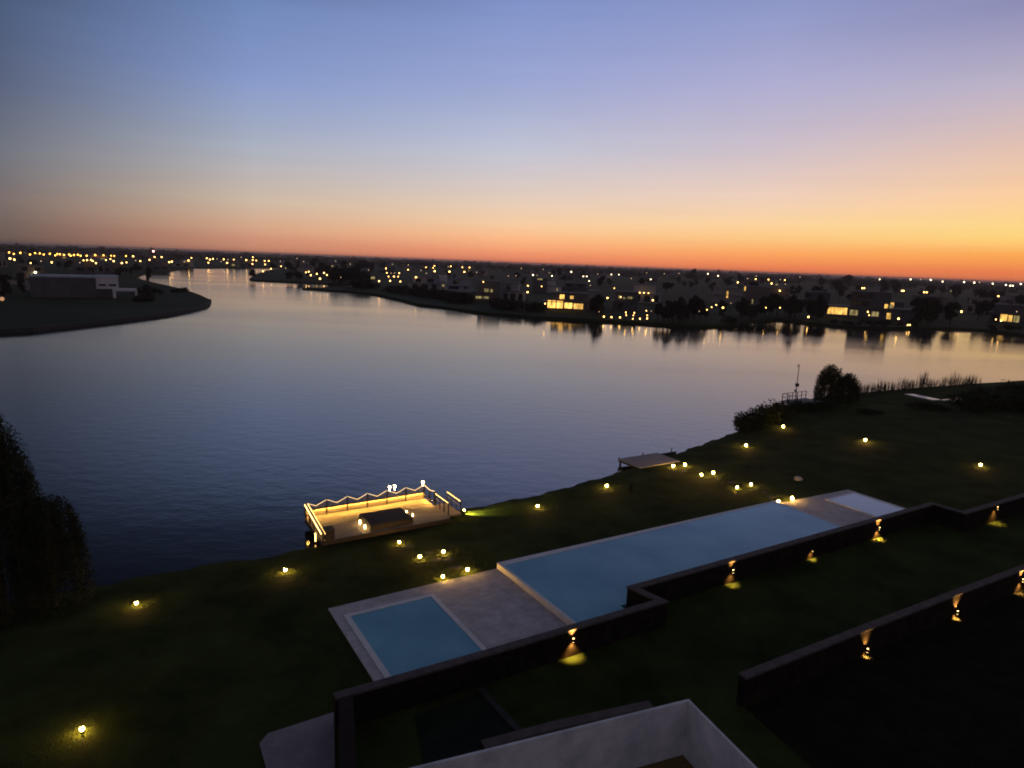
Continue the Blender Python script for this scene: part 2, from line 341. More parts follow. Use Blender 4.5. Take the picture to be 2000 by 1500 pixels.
LZ = .8
near = [(2000, 656), (1920, 647), (1850, 644), (1750, 643), (1700, 643), (1640, 640), (1580, 633), (1540, 628), (1510, 626), (1480, 629), (1445, 632), (1435, 637), (1400, 639), (1340, 640), (1300, 637), (1250, 633), (1180, 629), (1130, 627), (1060, 623), (1000, 618), (950, 615), (870, 603), (820, 598), (790, 590), (735, 577), (700, 573), (640, 569), (590, 565)]
spit_back = [(615, 561.5), (660, 559.5), (735, 559.0)]
head = [(735, 559), (700, 557.5), (620, 555), (560, 552), (500, 549), (487, 547)]
behind = [(498, 538), (520, 530), (560, 524)]
far_l = [(495, 524), (420, 524), (358, 524.5), (350, 527), (330, 531), (290, 534), (262, 541)]
pen_back = [(275, 545), (300, 551.5), (330, 558), (360, 565), (390, 575.5), (408, 584)]
pen = [(413, 589), (400, 600), (370, 608), (330, 615), (260, 625), (200, 632), (130, 640), (60, 648), (0, 651), (-300, 672)]
loop = [(700, -300), (420, 120), (250, 185)] + [tuple(G(x, y, 0)[:2]) for x, y in near] + [tuple(G(x, y, LZ)[:2]) for x, y in spit_back] + \
       [tuple(G(x, y, 0)[:2]) for x, y in head + behind + far_l] + [tuple(G(x, y, LZ)[:2]) for x, y in pen_back] + [tuple(G(x, y, 0)[:2]) for x, y in pen] + \
       [(-300, 60), (-6000, -400), (-7000, 9000), (7000, 9000), (6000, -600)]
fb = MB(); fb.prism(loop, -.5, LZ)
tag(fb.build('far_bank_ground', FARGRASS), kind='structure')
pts = [Vector(G(x, y, 0)[:2]) for x, y in [(408, 593)] + pen[1:9]]
q = MB()
for p0, p1 in zip(pts, pts[1:]):
    d_ = (p1 - p0).normalized(); nn = Vector((-d_.y, d_.x)) * .5
    q.prism([tuple(p0 - nn * .3), tuple(p1 - nn * .3), tuple(p1 + nn), tuple(p0 + nn)], -.3, .86)
tag(q.build('stone_kerb_path', KERB), kind='structure')
def on_land(x, y):
    c = False; n = len(loop)
    for i in range(n):
        (x0, y0), (x1, y1) = loop[i], loop[(i + 1) % n]
        if (y0 > y) != (y1 > y) and x < (x1 - x0) * (y - y0) / (y1 - y0) + x0: c = not c
    return c
def hz(x): return 474.16 + .03894 * x                       # the horizon's row under column x

# ------------------------------------------------------------------ pools and decks (garden frame: a along the pools, b towards the lake)
def garden(name, a, b, z, label, cat, group=None): return empty(name, AB(a, b, z), A, label, cat, group)
DZ = 1.06
# kiddie-pool deck: pieces round the basin
r = garden('pool_deck', 7.7, 19.7, 1.0, 'grey stone deck around the small square pool nearest the building', 'deck'); sh = (7.7, 19.7, 1.0)
d = MB()
d.box(7.72, 8.12, 19.72, 27.32, .6, DZ); d.box(8.12, 12.42, 26.42, 27.32, .6, DZ); d.box(12.42, 16.42, 19.72, 27.32, .6, DZ)
d.build('paving', STONE, r, sh)
r = garden('square_pool', 8.13, 19.72, 1.0, 'small square swimming pool with white coping on the stone deck', 'pool'); sh = (8.13, 19.72, 1.0)
c = MB(); c.box(8.125, 8.36, 19.73, 26.41, .5, 1.10); c.box(12.19, 12.415, 19.73, 26.41, .5, 1.10); c.box(8.362, 12.188, 26.17, 26.41, .5, 1.10); c.build('coping', COPING, r, sh)
c = MB(); c.box(8.362, 12.188, 19.73, 26.168, .3, 1.075); c.build('water', POOLWATER, r, sh)
# long pool: a raised overflow basin, notched where the garden wall steps back
r = garden('long_pool', 16.43, 19.72, 1.0, 'long raised lap pool with white rim beside the garden wall', 'pool'); sh = (16.43, 19.72, 1.0)
c = MB(); c.box(16.45, 16.62, 19.74, 27.42, .6, 1.33); c.box(16.622, 37.9, 27.0, 27.17, .6, 1.33); c.box(16.622, 18.9, 19.74, 19.9, .6, 1.33)
c.box(37.902, 38.06, 21.3, 27.17, .6, 1.33); c.prism([(16.622, 27.171), (37.9, 27.171), (37.9, 26.95 + .22), (16.622, 27.42)], .6, 1.33); c.build('coping', COPING, r, sh)
c = MB(); c.prism([(16.622, 19.902), (19.3, 19.902), (19.3, 21.1), (37.9, 21.1), (37.9, 26.998), (16.622, 26.998)], .5, 1.315); c.build('water', POOLWATER, r, sh)
# far deck and far pool
r = garden('pool_deck', 38.07, 21.0, 1.0, 'grey stone deck between the long pool and the pale far pool', 'deck'); sh = (38.07, 21.0, 1.0)
d = MB(); d.prism([(38.07, 21.1), (42.05, 21.1), (42.05, 26.88), (38.07, 27.1)], .6, 1.12); d.prism([(42.05, 26.1), (45.45, 26.1), (45.45, 26.7), (42.05, 26.88)], .6, 1.12); d.box(45.452, 45.75, 21.1, 26.69, .6, 1.12)
d.build('paving', STONE, r, sh)
r = garden('shallow_pool', 42.06, 21.1, 1.0, 'pale shallow pool at the far end of the stone deck', 'pool'); sh = (42.06, 21.1, 1.0)
c = MB(); c.box(42.055, 42.2, 21.12, 26.09, .6, 1.17); c.box(42.202, 45.3, 25.95, 26.09, .6, 1.17); c.box(45.302, 45.44, 21.12, 26.09, .6, 1.17); c.build('coping', COPING, r, sh)
c = MB(); c.box(42.202, 45.298, 21.12, 25.948, .5, 1.155); c.build('water', SHALLOW, r, sh)

# garden walls: brick with a stone cap; path = far top edge
def garden_wall(pts, label, th=.36, z0=.8, top=2.2):
    r = garden('garden_wall', pts[0][0], pts[0][1], 1.0, label, 'wall'); sh = (pts[0][0], pts[0][1], 1.0)
    def off(pts, dd):
        out = []
        for i, p in enumerate(pts):
            dirs = []
            if i: dirs.append((Vector(p) - Vector(pts[i - 1])).normalized())
            if i < len(pts) - 1: dirs.append((Vector(pts[i + 1]) - Vector(p)).normalized())
            ns = [Vector((q.y, -q.x)) for q in dirs]
            nn = sum(ns, Vector((0, 0))).normalized(); k = dd / max(.4, nn.dot(ns[0]))
            out.append((p[0] + nn.x * k, p[1] + nn.y * k))
        return out
    w = MB(); w.prism(off(pts, .03) + off(pts, th - .03)[::-1], z0, top - .08); w.build('brickwork', BRICK, r, sh)
    w = MB(); w.prism(pts + off(pts, th)[::-1], top - .08, top); w.build('cap', CAP, r, sh)
    return r
garden_wall([(5.75, 19.86), (11.3, 19.7), (19.9, 19.56), (19.58, 21.1), (35.5, 20.95), (45.35, 20.85), (45.45, 19.0), (54, 18.85), (90, 18.6)], 'long stepped brick garden wall with stone cap along the pools')
garden_wall([(18.85, 14.12), (26.5, 13.93), (33.5, 13.71), (40, 13.45), (80, 12.0)], 'low brick wall with pale cap across the dark lower lawn')
garden_wall([(9.0, 15.55), (11.42, 15.22), (14.85, 14.53)], 'short low brick wall just behind the white parapet')
# flank wall running back towards the building
fa = toab((-5.30, 19.62, 0)); fb_ = toab((-3.42, 12.66, 0))
r = garden('garden_wall', fa[0], fa[1], 1.0, 'dark brick flank wall at the near end of the stepped garden wall', 'wall')
dirv = (Vector(fb_) - Vector(fa)).normalized(); nrm = Vector((-dirv.y, dirv.x))
q = [Vector(fa), Vector(fb_), Vector(fb_) + nrm * .48, Vector(fa) + nrm * .48]
w = MB(); w.prism([(p.x, p.y) for p in q], .8, 2.12); w.build('brickwork', BRICK, r, (fa[0], fa[1], 1.0))
w = MB(); w.prism([(p.x, p.y) for p in q], 2.121, 2.2); w.build('cap', DARKCAP, r, (fa[0], fa[1], 1.0))
# paving outside the flank wall, slate terrace and kerb inside
p = MB(); p.prism([AB(3.42, 20.1)[:2], AB(3.75, 20.44)[:2], AB(6.05, 20.46)[:2], AB(fa[0] - .05, 19.8)[:2], AB(fb_[0] - .05, fb_[1])[:2], AB(3.2, 12)[:2]], .9, 1.03); tag(p.build('paving_path', SLAB), kind='structure')
p = MB(); p.prism([AB(8.3, 19.0)[:2], AB(10.8, 19.0)[:2], AB(10.9, 15.9)[:2], AB(7.4, 15.9)[:2]], .9, 1.02); tag(p.build('slate_path', SLATE), kind='structure')
p = MB(); p.prism([AB(10.85, 19.15)[:2], AB(11.1, 19.15)[:2], AB(11.2, 15.7)[:2], AB(10.95, 15.7)[:2]], .9, 1.08); tag(p.build('kerb_path', KERB), kind='structure')

p = MB(); p.prism([AB(18.9, 13.75)[:2], AB(26.5, 13.6)[:2], AB(33.5, 13.38)[:2], AB(40, 13.1)[:2], AB(80, 11.7)[:2], AB(80, -20)[:2], AB(14, -20)[:2]], .9, 1.006)  # darker sheet laid over the lawn below the lower wall
tag(p.build('lower_dark_ground', mat('dark_ground', (.009, .009, .006), (.020, .019, .011), rough=1, scale=1.5, bump=.8, bscale=20, spec=.02, detail=8)), kind='structure')
# ------------------------------------------------------------------ the building's lower terrace under the camera
br = empty('apartment_building', (3.58, 11.37, 0), math.radians(22), 'pale plastered lower wing of the building with an open parapet terrace', 'building')
b = MB(); b.box(-10, -.06, -7, -.06, 0, 7.2); b.build('wall', PLASTER, br)
b = MB(); b.box(-10, 0, -.055, 0, 6.6, 8.5); b.build('parapet', PLASTER, br)
b = MB(); b.box(-.055, 0, -7, -.057, 6.6, 8.5); b.build('parapet', PLASTER, br)
b = MB(); b.box(-10, -.06, -7, -.06, 7.2, 7.36); b.build('terrace_floor', WOODFLOOR, br)

# ------------------------------------------------------------------ garden lights
GL = [(160, 1423, 'by itself on the dark lawn nearest the building'), (266, 1177, 'on the lawn edge beside the weeping willows'), (557, 1113, 'on the shore just before the lit dock'),
      (780, 1058, 'just in front of the lit dock'), (820, 1087, 'on the path between dock and deck, nearer the lake'), (866, 1077, 'on the dock path, opposite a stepping stone'),
      (865, 1125, 'at the deck edge by the square pool'), (913, 1112, 'at the deck edge beside the long pool corner'),
      (1050, 988, 'on the shore after the lit dock'), (1185, 949, 'on the shore before the grey jetty'),
      (1315, 910, 'closest to the grey jetty'), (1338, 908, 'second from the grey jetty'), (1370, 927, 'left one of the second pair on the jetty path'), (1393, 924, 'right one of the second pair on the jetty path'),
      (1440, 952, 'left one of the third pair on the jetty path'), (1467, 946, 'right one of the third pair on the jetty path'), (1520, 980, 'at the far corner of the long pool'), (1547, 974, 'at the edge of the far stone deck'),
      (1457, 870, 'on the lawn below the shore shrubs'), (1530, 833, 'furthest away, near the mast'), (1690, 860, 'alone in the middle of the far lawn'), (1915, 908, 'alone on the far lawn nearest the wall end')]
proto = None
for i, (x, y, where) in enumerate(GL):
    a, b, z = on_lawn(x, y, .16)
    if proto is None:
        r = empty('garden_light', (0, 0, 0))
        q = MB(); q.tube((0, 0, -.05), (0, 0, .07), .022, .016); q.build('stake', METAL, r)
        q = MB(); q.tube((0, 0, .055), (0, 0, .08), .05, .05, 12); q.build('collar', METAL, r)
        q = MB(); q.ball((0, 0, .135), .058, 12, 8, 1.0); q.build('globe', GARDEN, r, smooth=True)
        q = MB(); q.tube((0, 0, .187), (0, 0, .20), .03, .008, 12); q.build('cap', METAL, r)
        proto = r
    else: r = copy_tree(proto)
    r.location = AB(a, b, z); k = (1.2 if y > 1000 else 1.35 if y > 920 else 1.5) * random.uniform(.88, 1.1); r.scale = (k, k, k)
    tag(r, 'glowing garden light ' + where, 'garden light', 'glowing garden lights on the lawn')

q = MB(); rnd = random.Random(9)
for x, y, where in GL:
    a, b, z = on_lawn(x, y, .16)
    for k in range(420):
        rr_ = .12 + 1.5 * rnd.random() ** 1.3; t_ = rnd.random() * 6.283; pa, pb = a + rr_ * math.cos(t_), b + rr_ * math.sin(t_)
        if pb > shore_b(pa) - .15 or (pb < 27.6 and 7.5 < pa < 46): continue
        p0 = AB(pa, pb, ground_z(pa, pb) - .01); u_ = Vector((rnd.gauss(0, 1), rnd.gauss(0, 1), 0)).normalized() * .012; ln = Vector((rnd.gauss(0, .3), rnd.gauss(0, .3), 1)).normalized() * rnd.uniform(.04, .11)
        q.add([p0 - u_, p0 + u_, p0 + ln], [(0, 1, 2)])
tag(q.build('grass_blades', mat('grass_blade', (.020, .032, .006), (.05, .07, .016), rough=.9, scale=3, spec=.1)), 'taller grass blades round the garden lights', 'grass', kind='stuff')
# stepping stones of the two lamp paths
ST = [(800, 1068), (838, 1080), (852, 1094), (876, 1094), (890, 1108), (1336, 920), (1364, 920), (1402, 934), (1430, 942), (1476, 957), (1492, 962), (1505, 970)]
for i, (x, y) in enumerate(ST):
    a, b, z = on_lawn(x, y)
    q = MB(); rr = random.uniform(.24, .36); n = 9
    q.prism([(rr * (1 + random.uniform(-.12, .12)) * math.cos(2 * PI * k / n), .7 * rr * math.sin(2 * PI * k / n)) for k in range(n)], -.05, .02)
    o = q.build('stepping_stone', KERB); o.location = AB(a, b, z); o.rotation_euler = (0, 0, A + random.uniform(-.5, .5))
    tag(o, ORD[i if i < 5 else i - 5] + ' flat stepping stone from the ' + ('lit dock' if i < 5 else 'grey jetty') + ' on the lamp path', 'stepping stone', 'stepping stones of the lamp paths')
a, b, z = on_lawn(1558, 938)
q = MB(); q.ball((0, 0, .12), .34, 9, 6, .55); o = q.build('garden_rock', STONE, smooth=True); o.location = AB(a, b, z); o.rotation_euler = (.1, .15, .6); o.scale = (1.3, .8, 1)
tag(o, 'pale flat rock lying on the dark lawn behind the far deck', 'rock')

# ------------------------------------------------------------------ wall lamps (lamp shining up and down the brick)
WLAMP = [(1118, 1249, 19.12, 1, 'on the pool wall below the long pool corner'), (1430, 1115, 20.48, .55, 'on the pool wall near the middle of the long pool'), (1586, 1074, 20.45, .4, 'shining down only, below the far end of the long pool'),
         (1716, 1032, 20.37, 1, 'on the pool wall below the shallow pool'), (1946.5, 991.5, 18.35, .9, 'furthest along the garden wall'),
         (1691.5, 1269, 13.40, .5, 'on the lower wall, nearest its end'), (1867.5, 1195, 13.2, .8, 'on the lower wall, second from its end'), (1995.5, 1133, 12.95, .9, 'on the lower wall, at the picture edge')]
proto = None
def light(name, kind, parent, loc, energy, col, **kw):
    ld = bpy.data.lights.new(name, kind); ld.energy = energy; ld.color = col
    for k, v in kw.items(): setattr(ld, k, v)
    o = bpy.data.objects.new(name, ld); C.objects.link(o); o.parent = parent; o.location = loc; return o
for x, y, face, pw, where in WLAMP:
    # point on the wall's face plane b = face under that pixel
    face += .14; d = ray(x, y); t = (face - Vector((0, 0, EYE)).dot(EB)) / d.dot(EB); g = Vector((0, 0, EYE)) + d * t; a, b = toab(g)
    r = garden('wall_lamp', a, face, g.z, 'wall lamp ' + where, 'wall lamp', 'up and down wall lamps')
    q = MB(); q.box(-.03, .03, -.05, .0, -.03, .03); q.build('bracket', METAL, r)
    q = MB(); q.tube((0, -.065, -.07), (0, -.065, .07), .036, .036, 12); q.build('lamp_body', METAL, r)
    up = pw not in (.4,)
    if up:
        q = MB(); q.tube((0, -.065, .071), (0, -.065, .079), .03, .03, 12); q.build('lens', LENS, r)
    q = MB(); q.tube((0, -.065, -.079), (0, -.065, -.071), .03, .03, 12); q.build('lens', LENS, r)
    if up:
        s = light('up_spot', 'SPOT', r, (0, -.06, .085), 480 * pw * random.uniform(.8, 1.2), (1, .52, .12), spot_size=math.radians(78), spot_blend=1.0, shadow_soft_size=.045); s.rotation_euler = (PI - .32, 0, 0)
    s = light('down_spot', 'SPOT', r, (0, -.06, -.085), 420 * pw * random.uniform(.75, 1.2), (1, .54, .12), spot_size=math.radians(92), spot_blend=1.0, shadow_soft_size=.045); s.rotation_euler = (.12, 0, 0)

# ------------------------------------------------------------------ lit dock
a0, a1, b0, b1, dz = 9.75, 17.75, 35.45, 39.45, .62
r = garden('lakeside_dock', a0, b0, 0, 'square wooden dock fenced with zigzag rope lights and glowing amber', 'dock'); sh = (a0, b0, 0)
q = MB()
nb = 40
for k in range(nb):
    y0 = b0 + (b1 - b0) * k / nb; q.box(a0, a1, y0 + .006, y0 + (b1 - b0) / nb - .006, dz - .05, dz)
q.build('decking', DECKWOOD, r, sh)
q = MB(); q.box(a0 - .01, a1 + .01, b0 - .06, b0 - .003, dz - .35, dz + .004); q.box(a0 + .02, a1 - .02, b0 + .02, b0 + .14, dz - .35, dz - .052); q.box(a0 + .02, a1 - .02, b1 - .14, b1 - .02, dz - .35, dz - .052); q.box(a0 + .02, a0 + .14, b0 + .142, b1 - .142, dz - .35, dz - .052); q.box(a1 - .14, a1 - .02, b0 + .142, b1 - .142, dz - .35, dz - .052)
q.build('frame', DARKWOOD, r, sh)
for aa in (a0 + .4, (a0 + a1) / 2, a1 - .4):
    for bb in (b0 + .5, b1 - .4):
        q = MB(); q.tube((aa, bb, -.6), (aa, bb, dz - .06), .1); q.build('pile', DARKWOOD, r, sh)
tops = []
for k in range(7):
    aa = a0 + .05 + (a1 - a0 - .1) * k / 6
    q = MB(); q.beam((aa, b1 - .05, dz), (aa, b1 - .05, dz + .95), .07, .07); q.build('post', DARKWOOD, r, sh); tops.append((aa, b1 - .05, dz + .95))
for k in range(6):
    x0, x1 = tops[k][0] + .05, tops[k + 1][0] - .05
    q = MB(); q.box(x0, x1, b1 - .062, b1 - .038, dz + .03, dz + .50); q.build('skirt_board', DECKWOOD, r, sh)
    q = MB(); q.box(x0, x1, b1 - .054, b1 - .046, dz + .56, dz + .74); q.build('net_panel', NET, r, sh)
    mid = ((x0 + x1) / 2, b1 - .05, dz + .66)
    q = MB(); q.tube(tops[k], mid, .012, n=6); q.tube(mid, tops[k + 1], .012, n=6); q.build('rope_light', ROPE, r, sh)
q = MB(); q.beam((a0 + .12, b1 - .12, dz + .475), (a1 - .12, b1 - .12, dz + .475), .03, .02); q.build('strip_light', STRIP, r, sh)
q = MB(); q.box(a0 + .1, a1 - .1, b1 - .20, b1 - .066, dz + .49, dz + .52); q.box(a0 + .1, a1 - .1, b1 - .20, b1 - .19, dz + .458, dz + .489); q.build('light_shelf', DARKWOOD, r, sh)
# left-hand rail: slatted boards washed with light, lower towards the shore
def rt(bb): return dz + .42 + .53 * (bb - b0) / (b1 - b0)
for k in range(5):
    bb = b0 + .1 + (b1 - b0 - .25) * k / 4
    q = MB(); q.beam((a0 + .05, bb, dz), (a0 + .05, bb, rt(bb)), .07, .07); q.build('post', DARKWOOD, r, sh)
q = MB()
for k in range(4): q.beam((a0 + .1, b0 + .1, dz + .06 + .09 * k), (a0 + .1, b1 - .1, dz + .10 + .22 * k), .025, .07 + .02 * k)
q.build('rail_boards', DECKWOOD, r, sh)
q = MB(); q.beam((a0 + .07, b0 + .02, rt(b0) + .02), (a0 + .07, b1 - .1, rt(b1 - .1) + .02), .14, .04); q.build('handrail', DECKWOOD, r, sh)
q = MB(); q.beam((a0 + .17, b0 + .1, rt(b0) - .03), (a0 + .17, b1 - .25, rt(b1) - .05), .02, .02); q.build('strip_light', RAIL, r, sh)
q = MB(); q.beam((a0 - .03, b0 + .15, rt(b0) - .02), (a0 - .03, b1 - .25, rt(b1) - .04), .02, .02); q.build('strip_light', RAIL, r, sh)
# right-hand side: lit rail down to the gangway
rp = [(a1 - .05, b1 - .05, dz + .95), (a1 - .02, b1 - .9, dz + .85), (a1 + .05, b1 - 1.5, dz + .95)]
for p0 in rp[1:]:
    q = MB(); q.beam((p0[0], p0[1], dz), p0, .07, .07); q.build('post', DARKWOOD, r, sh)
q = MB(); q.tube(rp[0], rp[1], .02, n=6); q.tube(rp[1], rp[2], .02, n=6); q.build('rope_light', ROPE, r, sh)
q = MB(); q.beam((a1 - .1, b1 - 1.4, dz + .3), (a1 - .1, b1 - .25, dz + .3), .02, .02); q.build('strip_light', STRIP, r, sh)
q = MB(); q.box(a1 - .15, a1 - .04, b1 - 1.45, b1 - .21, dz + .315, dz + .35); q.build('light_shelf', DARKWOOD, r, sh)
# three dock lamps on the far rail
for aa in (a0 + 5.5, a0 + 5.85, a1 - .15):
    q = MB(); q.tube((aa, b1 - .05, dz + .9), (aa, b1 - .05, dz + 1.1), .02); q.ball((aa, b1 - .05, dz + 1.16), .085, 10, 6); q.build('rail_lamp', LANTERN, r, sh, smooth=True)
q = MB(); q.box(a0 - .07, a0 - .03, b0 + 1.3, b0 + 1.36, .12, .62); q.build('streak_strip', glow('streak_glow', (1.0, .58, .16), 9), r, sh)  # glowing strip added to stand in for the rail light's reflection streak
# gangway with lit handrails
g0, g1 = (a1 + .25, b1 - 1.7), (a1 + .75, 36.0)
r = garden('gangway', a1 + .2, 36.0, 0, 'short railed wooden gangway from the lit dock to the lawn', 'gangway'); sh = (a1 + .2, 36.0, 0)
q = MB(); q.box(a1 + .02, a1 + 1.0, 35.9, b1 - 1.5, .52, .62); q.build('walkway', DECKWOOD, r, sh)
for aa in (a1 + .1, a1 + .95):
    for k in range(4):
        bb = 35.95 + (b1 - 1.6 - 35.95) * k / 3
        q = MB(); q.beam((aa, bb, .5), (aa, bb, 1.45), .06, .06); q.build('post', DARKWOOD, r, sh)
    q = MB(); q.beam((aa, 35.9, 1.47), (aa, b1 - 1.55, 1.47), .1, .04); q.beam((aa, 35.9, 1.1), (aa, b1 - 1.55, 1.1), .05, .03); q.build('handrail', DECKWOOD, r, sh)
    q = MB(); q.beam((aa - .03, 35.95, 1.435), (aa - .03, b1 - 1.6, 1.435), .02, .02); q.build('strip_light', RAIL, r, sh)
for aa in (a1 + .2, a1 + .9):
    q = MB(); q.beam((aa, 36.2, -.5), (aa, 36.2, .52), .12, .12); q.beam((aa, b1 - 1.7, -.5), (aa, b1 - 1.7, .52), .12, .12); q.build('pile', DARKWOOD, r, sh)
# a lamp at the gangway foot washing the grass
a, b, z = on_lawn(893, 1008)
r = garden('bollard_light', 18.95, 35.9, ground_z(18.95, 35.9), 'short bollard light at the gangway foot washing the grass', 'bollard light')
q = MB(); q.tube((0, 0, 0), (0, 0, .38), .05, .05, 10); q.build('post', METAL, r)
q = MB(); q.tube((0, 0, .381), (0, 0, .43), .055, .055, 10); q.build('lens', STRIP, r)
q = MB(); q.tube((0, 0, .431), (0, 0, .45), .075, .075, 10); q.build('cap', METAL, r)
light('grass_spot', 'SPOT', r, (.08, .0, .40), 1100, (1, .78, .16), spot_size=math.radians(110), spot_blend=.9, shadow_soft_size=.04).rotation_euler = (0, -1.25, .25)
# dark daybed platform with lanterns, storage box
r = garden('daybed_platform', 12.6, 35.7, dz, 'dark low daybed platform in the middle of the lit dock', 'daybed'); sh = (12.6, 35.7, dz)
q = MB(); q.box(12.62, 15.35, 35.65, 37.75, dz + .06, dz + .26); q.build('base', DARKWOOD, r, sh)
q = MB(); q.box(12.66, 15.31, 35.69, 37.71, dz + .261, dz + .36); q.build('cushion', mat('charcoal_cloth', (.03, .028, .028), (.045, .042, .04), rough=.95), r, sh)
q = MB()
for aa in (12.75, 15.2):
    for bb in (35.8, 37.6): q.box(aa - .05, aa + .05, bb - .05, bb + .05, dz, dz + .06)
q.build('feet', DARKWOOD, r, sh)
proto = None
for i, (aa, bb, wh) in enumerate([(12.42, 36.95, 'at the far left of the daybed'), (12.45, 36.15, 'at the near left of the daybed'), (15.6, 37.4, 'at the far right of the daybed'), (15.75, 36.75, 'at the near right of the daybed')]):
    if proto is None:
        r = empty('lantern', (0, 0, 0))
        q = MB(); q.box(-.07, .07, -.07, .07, 0, .02); q.box(-.07, .07, -.07, .07, .24, .26)
        for sx in (-1, 1):
            for sy in (-1, 1): q.box(sx * .06 - .008, sx * .06 + .008, sy * .06 - .008, sy * .06 + .008, .02, .24)
        q.build('lantern_frame', METAL, r)
        q = MB(); q.tube((0, 0, .03), (0, 0, .2), .045, .035, 10); q.build('candle', LANTERN, r)
        proto = r
    else: r = copy_tree(proto)
    r.location = AB(aa, bb, dz); r.rotation_euler = (0, 0, A); r.scale = (1.2,) * 3 if i < 2 else (.8,) * 3
    tag(r, 'glowing lantern on the lit dock ' + wh, 'lantern', 'lanterns on the dock')
r = garden('storage_box', 9.98, 35.6, dz, 'dark wooden storage box in the corner of the lit dock', 'box'); sh = (9.98, 35.6, dz)
q = MB(); q.box(9.95, 10.45, 35.5, 36.1, dz, dz + .55); q.build('body', DARKWOOD, r, sh)
q = MB(); q.box(9.93, 10.47, 35.48, 36.12, dz + .551, dz + .6); q.build('lid', DARKWOOD, r, sh)

# ------------------------------------------------------------------ grey jetty
r = garden('jetty', 36.4, 38.6, 0, 'grey weathered wooden jetty reaching over the lake', 'jetty'); sh = (36.4, 38.6, 0)
q = MB()
for k in range(26):
    x0 = 36.45 + 4.55 * k / 26; q.box(x0 + .006, x0 + 4.55 / 26 - .006, 38.75, 41.5, .44, .49)
q.build('decking', GREYWOOD, r, sh)
q = MB(); q.box(36.5, 41, 38.8, 38.95, .26, .438); q.box(36.5, 41, 41.3, 41.45, .26, .438); q.box(36.5, 36.65, 38.952, 41.298, .26, .438); q.build('frame', DARKWOOD, r, sh)
for aa in (36.6, 38.6, 40.8):
    for bb in (39.0, 41.3): q = MB(); q.tube((aa, bb, -.6), (aa, bb, .26), .09); q.build('pile', DARKWOOD, r, sh)
q = MB(); q.tube((36.5, 41.4, .3), (36.5, 41.4, .66), .05); q.build('mooring_post', DARKWOOD, r, sh)
q = MB(); q.tube((39.2, 41.4, .49), (39.2, 41.4, .72), .05); q.build('mooring_post', DARKWOOD, r, sh)
r = garden('rowing_boat', 41.9, 41.4, 0, 'small dark rowing boat floating beyond the grey jetty', 'boat')
q = MB()
for k in range(12):
    t0, t1 = k / 12, (k + 1) / 12
    def sec(t):
        x = (t - .5) * 2.6; hw = .36 * max(.04, 1 - abs(2 * t - 1) ** 2.2); zz = .02 + .12 * abs(2 * t - 1) ** 2
        return [(x, -hw, zz + .24), (x, -hw * .6, zz), (x, hw * .6, zz), (x, hw, zz + .24)]
    p0, p1 = sec(t0), sec(t1)
    q.add(p0 + p1, [(0, 1, 5, 4), (1, 2, 6, 5), (2, 3, 7, 6)])
q.build('hull', DARKWOOD, r)
q = MB(); q.box(-.5, -.35, -.3, .3, .2, .23); q.build('seat', DARKWOOD, r)
q = MB(); q.tube((.7, 0, .15), (.75, .05, .75), .05, .04); q.build('outboard', METAL, r)

# ------------------------------------------------------------------ vegetation builders
def crown_mesh(name, seed, lobes=14, per=80, size=.06, flat=.75):
    rnd = random.Random(seed); q = MB()
    cs = []
    for k in range(lobes):
        t = rnd.random() * 2 * PI; rr = .27 * math.sqrt(rnd.random()); zz = rnd.uniform(-.26, .28)
        rr *= math.sqrt(max(.15, 1 - (zz / .34) ** 2)); cs.append((rr * math.cos(t), rr * math.sin(t), .62 + zz * flat * 1.25, rnd.uniform(.10, .19)))
    for cx, cyy, cz, cr in cs:
        for k in range(per):
            v = Vector((rnd.gauss(0, 1), rnd.gauss(0, 1), rnd.gauss(0, 1))).normalized() * cr * rnd.uniform(.55, 1.08)
            q.leaf((cx + v.x, cyy + v.y, cz + v.z * .85), size * rnd.uniform(.6, 1.3), rnd, .75)
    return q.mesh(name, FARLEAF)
def trunk_mesh(name, seed, lean=.05):
    rnd = random.Random(seed); q = MB()
    x = rnd.uniform(-lean, lean); y = rnd.uniform(-lean, lean)
    q.tube((0, 0, -.02), (x, y, .42), .032, .022, 7)
    for k in range(5):
        t = 2 * PI * k / 5 + rnd.random(); q.tube((x * .8, y * .8, .34), (.2 * math.cos(t), .2 * math.sin(t), rnd.uniform(.55, .72)), .016, .005, 5)
    q.tube((x, y, .42), (x * .5, y * .5, .82), .02, .005, 6)
    return q.mesh(name, BARK)
CROWNS = [crown_mesh('crown', 11), crown_mesh('crown', 12, 10, 100), crown_mesh('crown', 13, 18, 64), crown_mesh('crown', 14, 12, 80, .06, 1.0), crown_mesh('crown', 15, 16, 70, .055, .6)]
TRUNKS = [trunk_mesh('trunk', 21), trunk_mesh('trunk', 22), trunk_mesh('trunk', 23)]
ntree = [0]
def tree(loc, h, wid, label, group=None, cat='tree'):
    r = empty('leafy_tree', loc, random.random() * 6.28, label, cat, group, (wid, wid, h))
    k = ntree[0]; ntree[0] += 1
    for nm, me in (('trunk', TRUNKS[k % 3]), ('crown', CROWNS[k % 5])):
        o = bpy.data.objects.new(nm, me); C.objects.link(o); o.parent = r
    return r
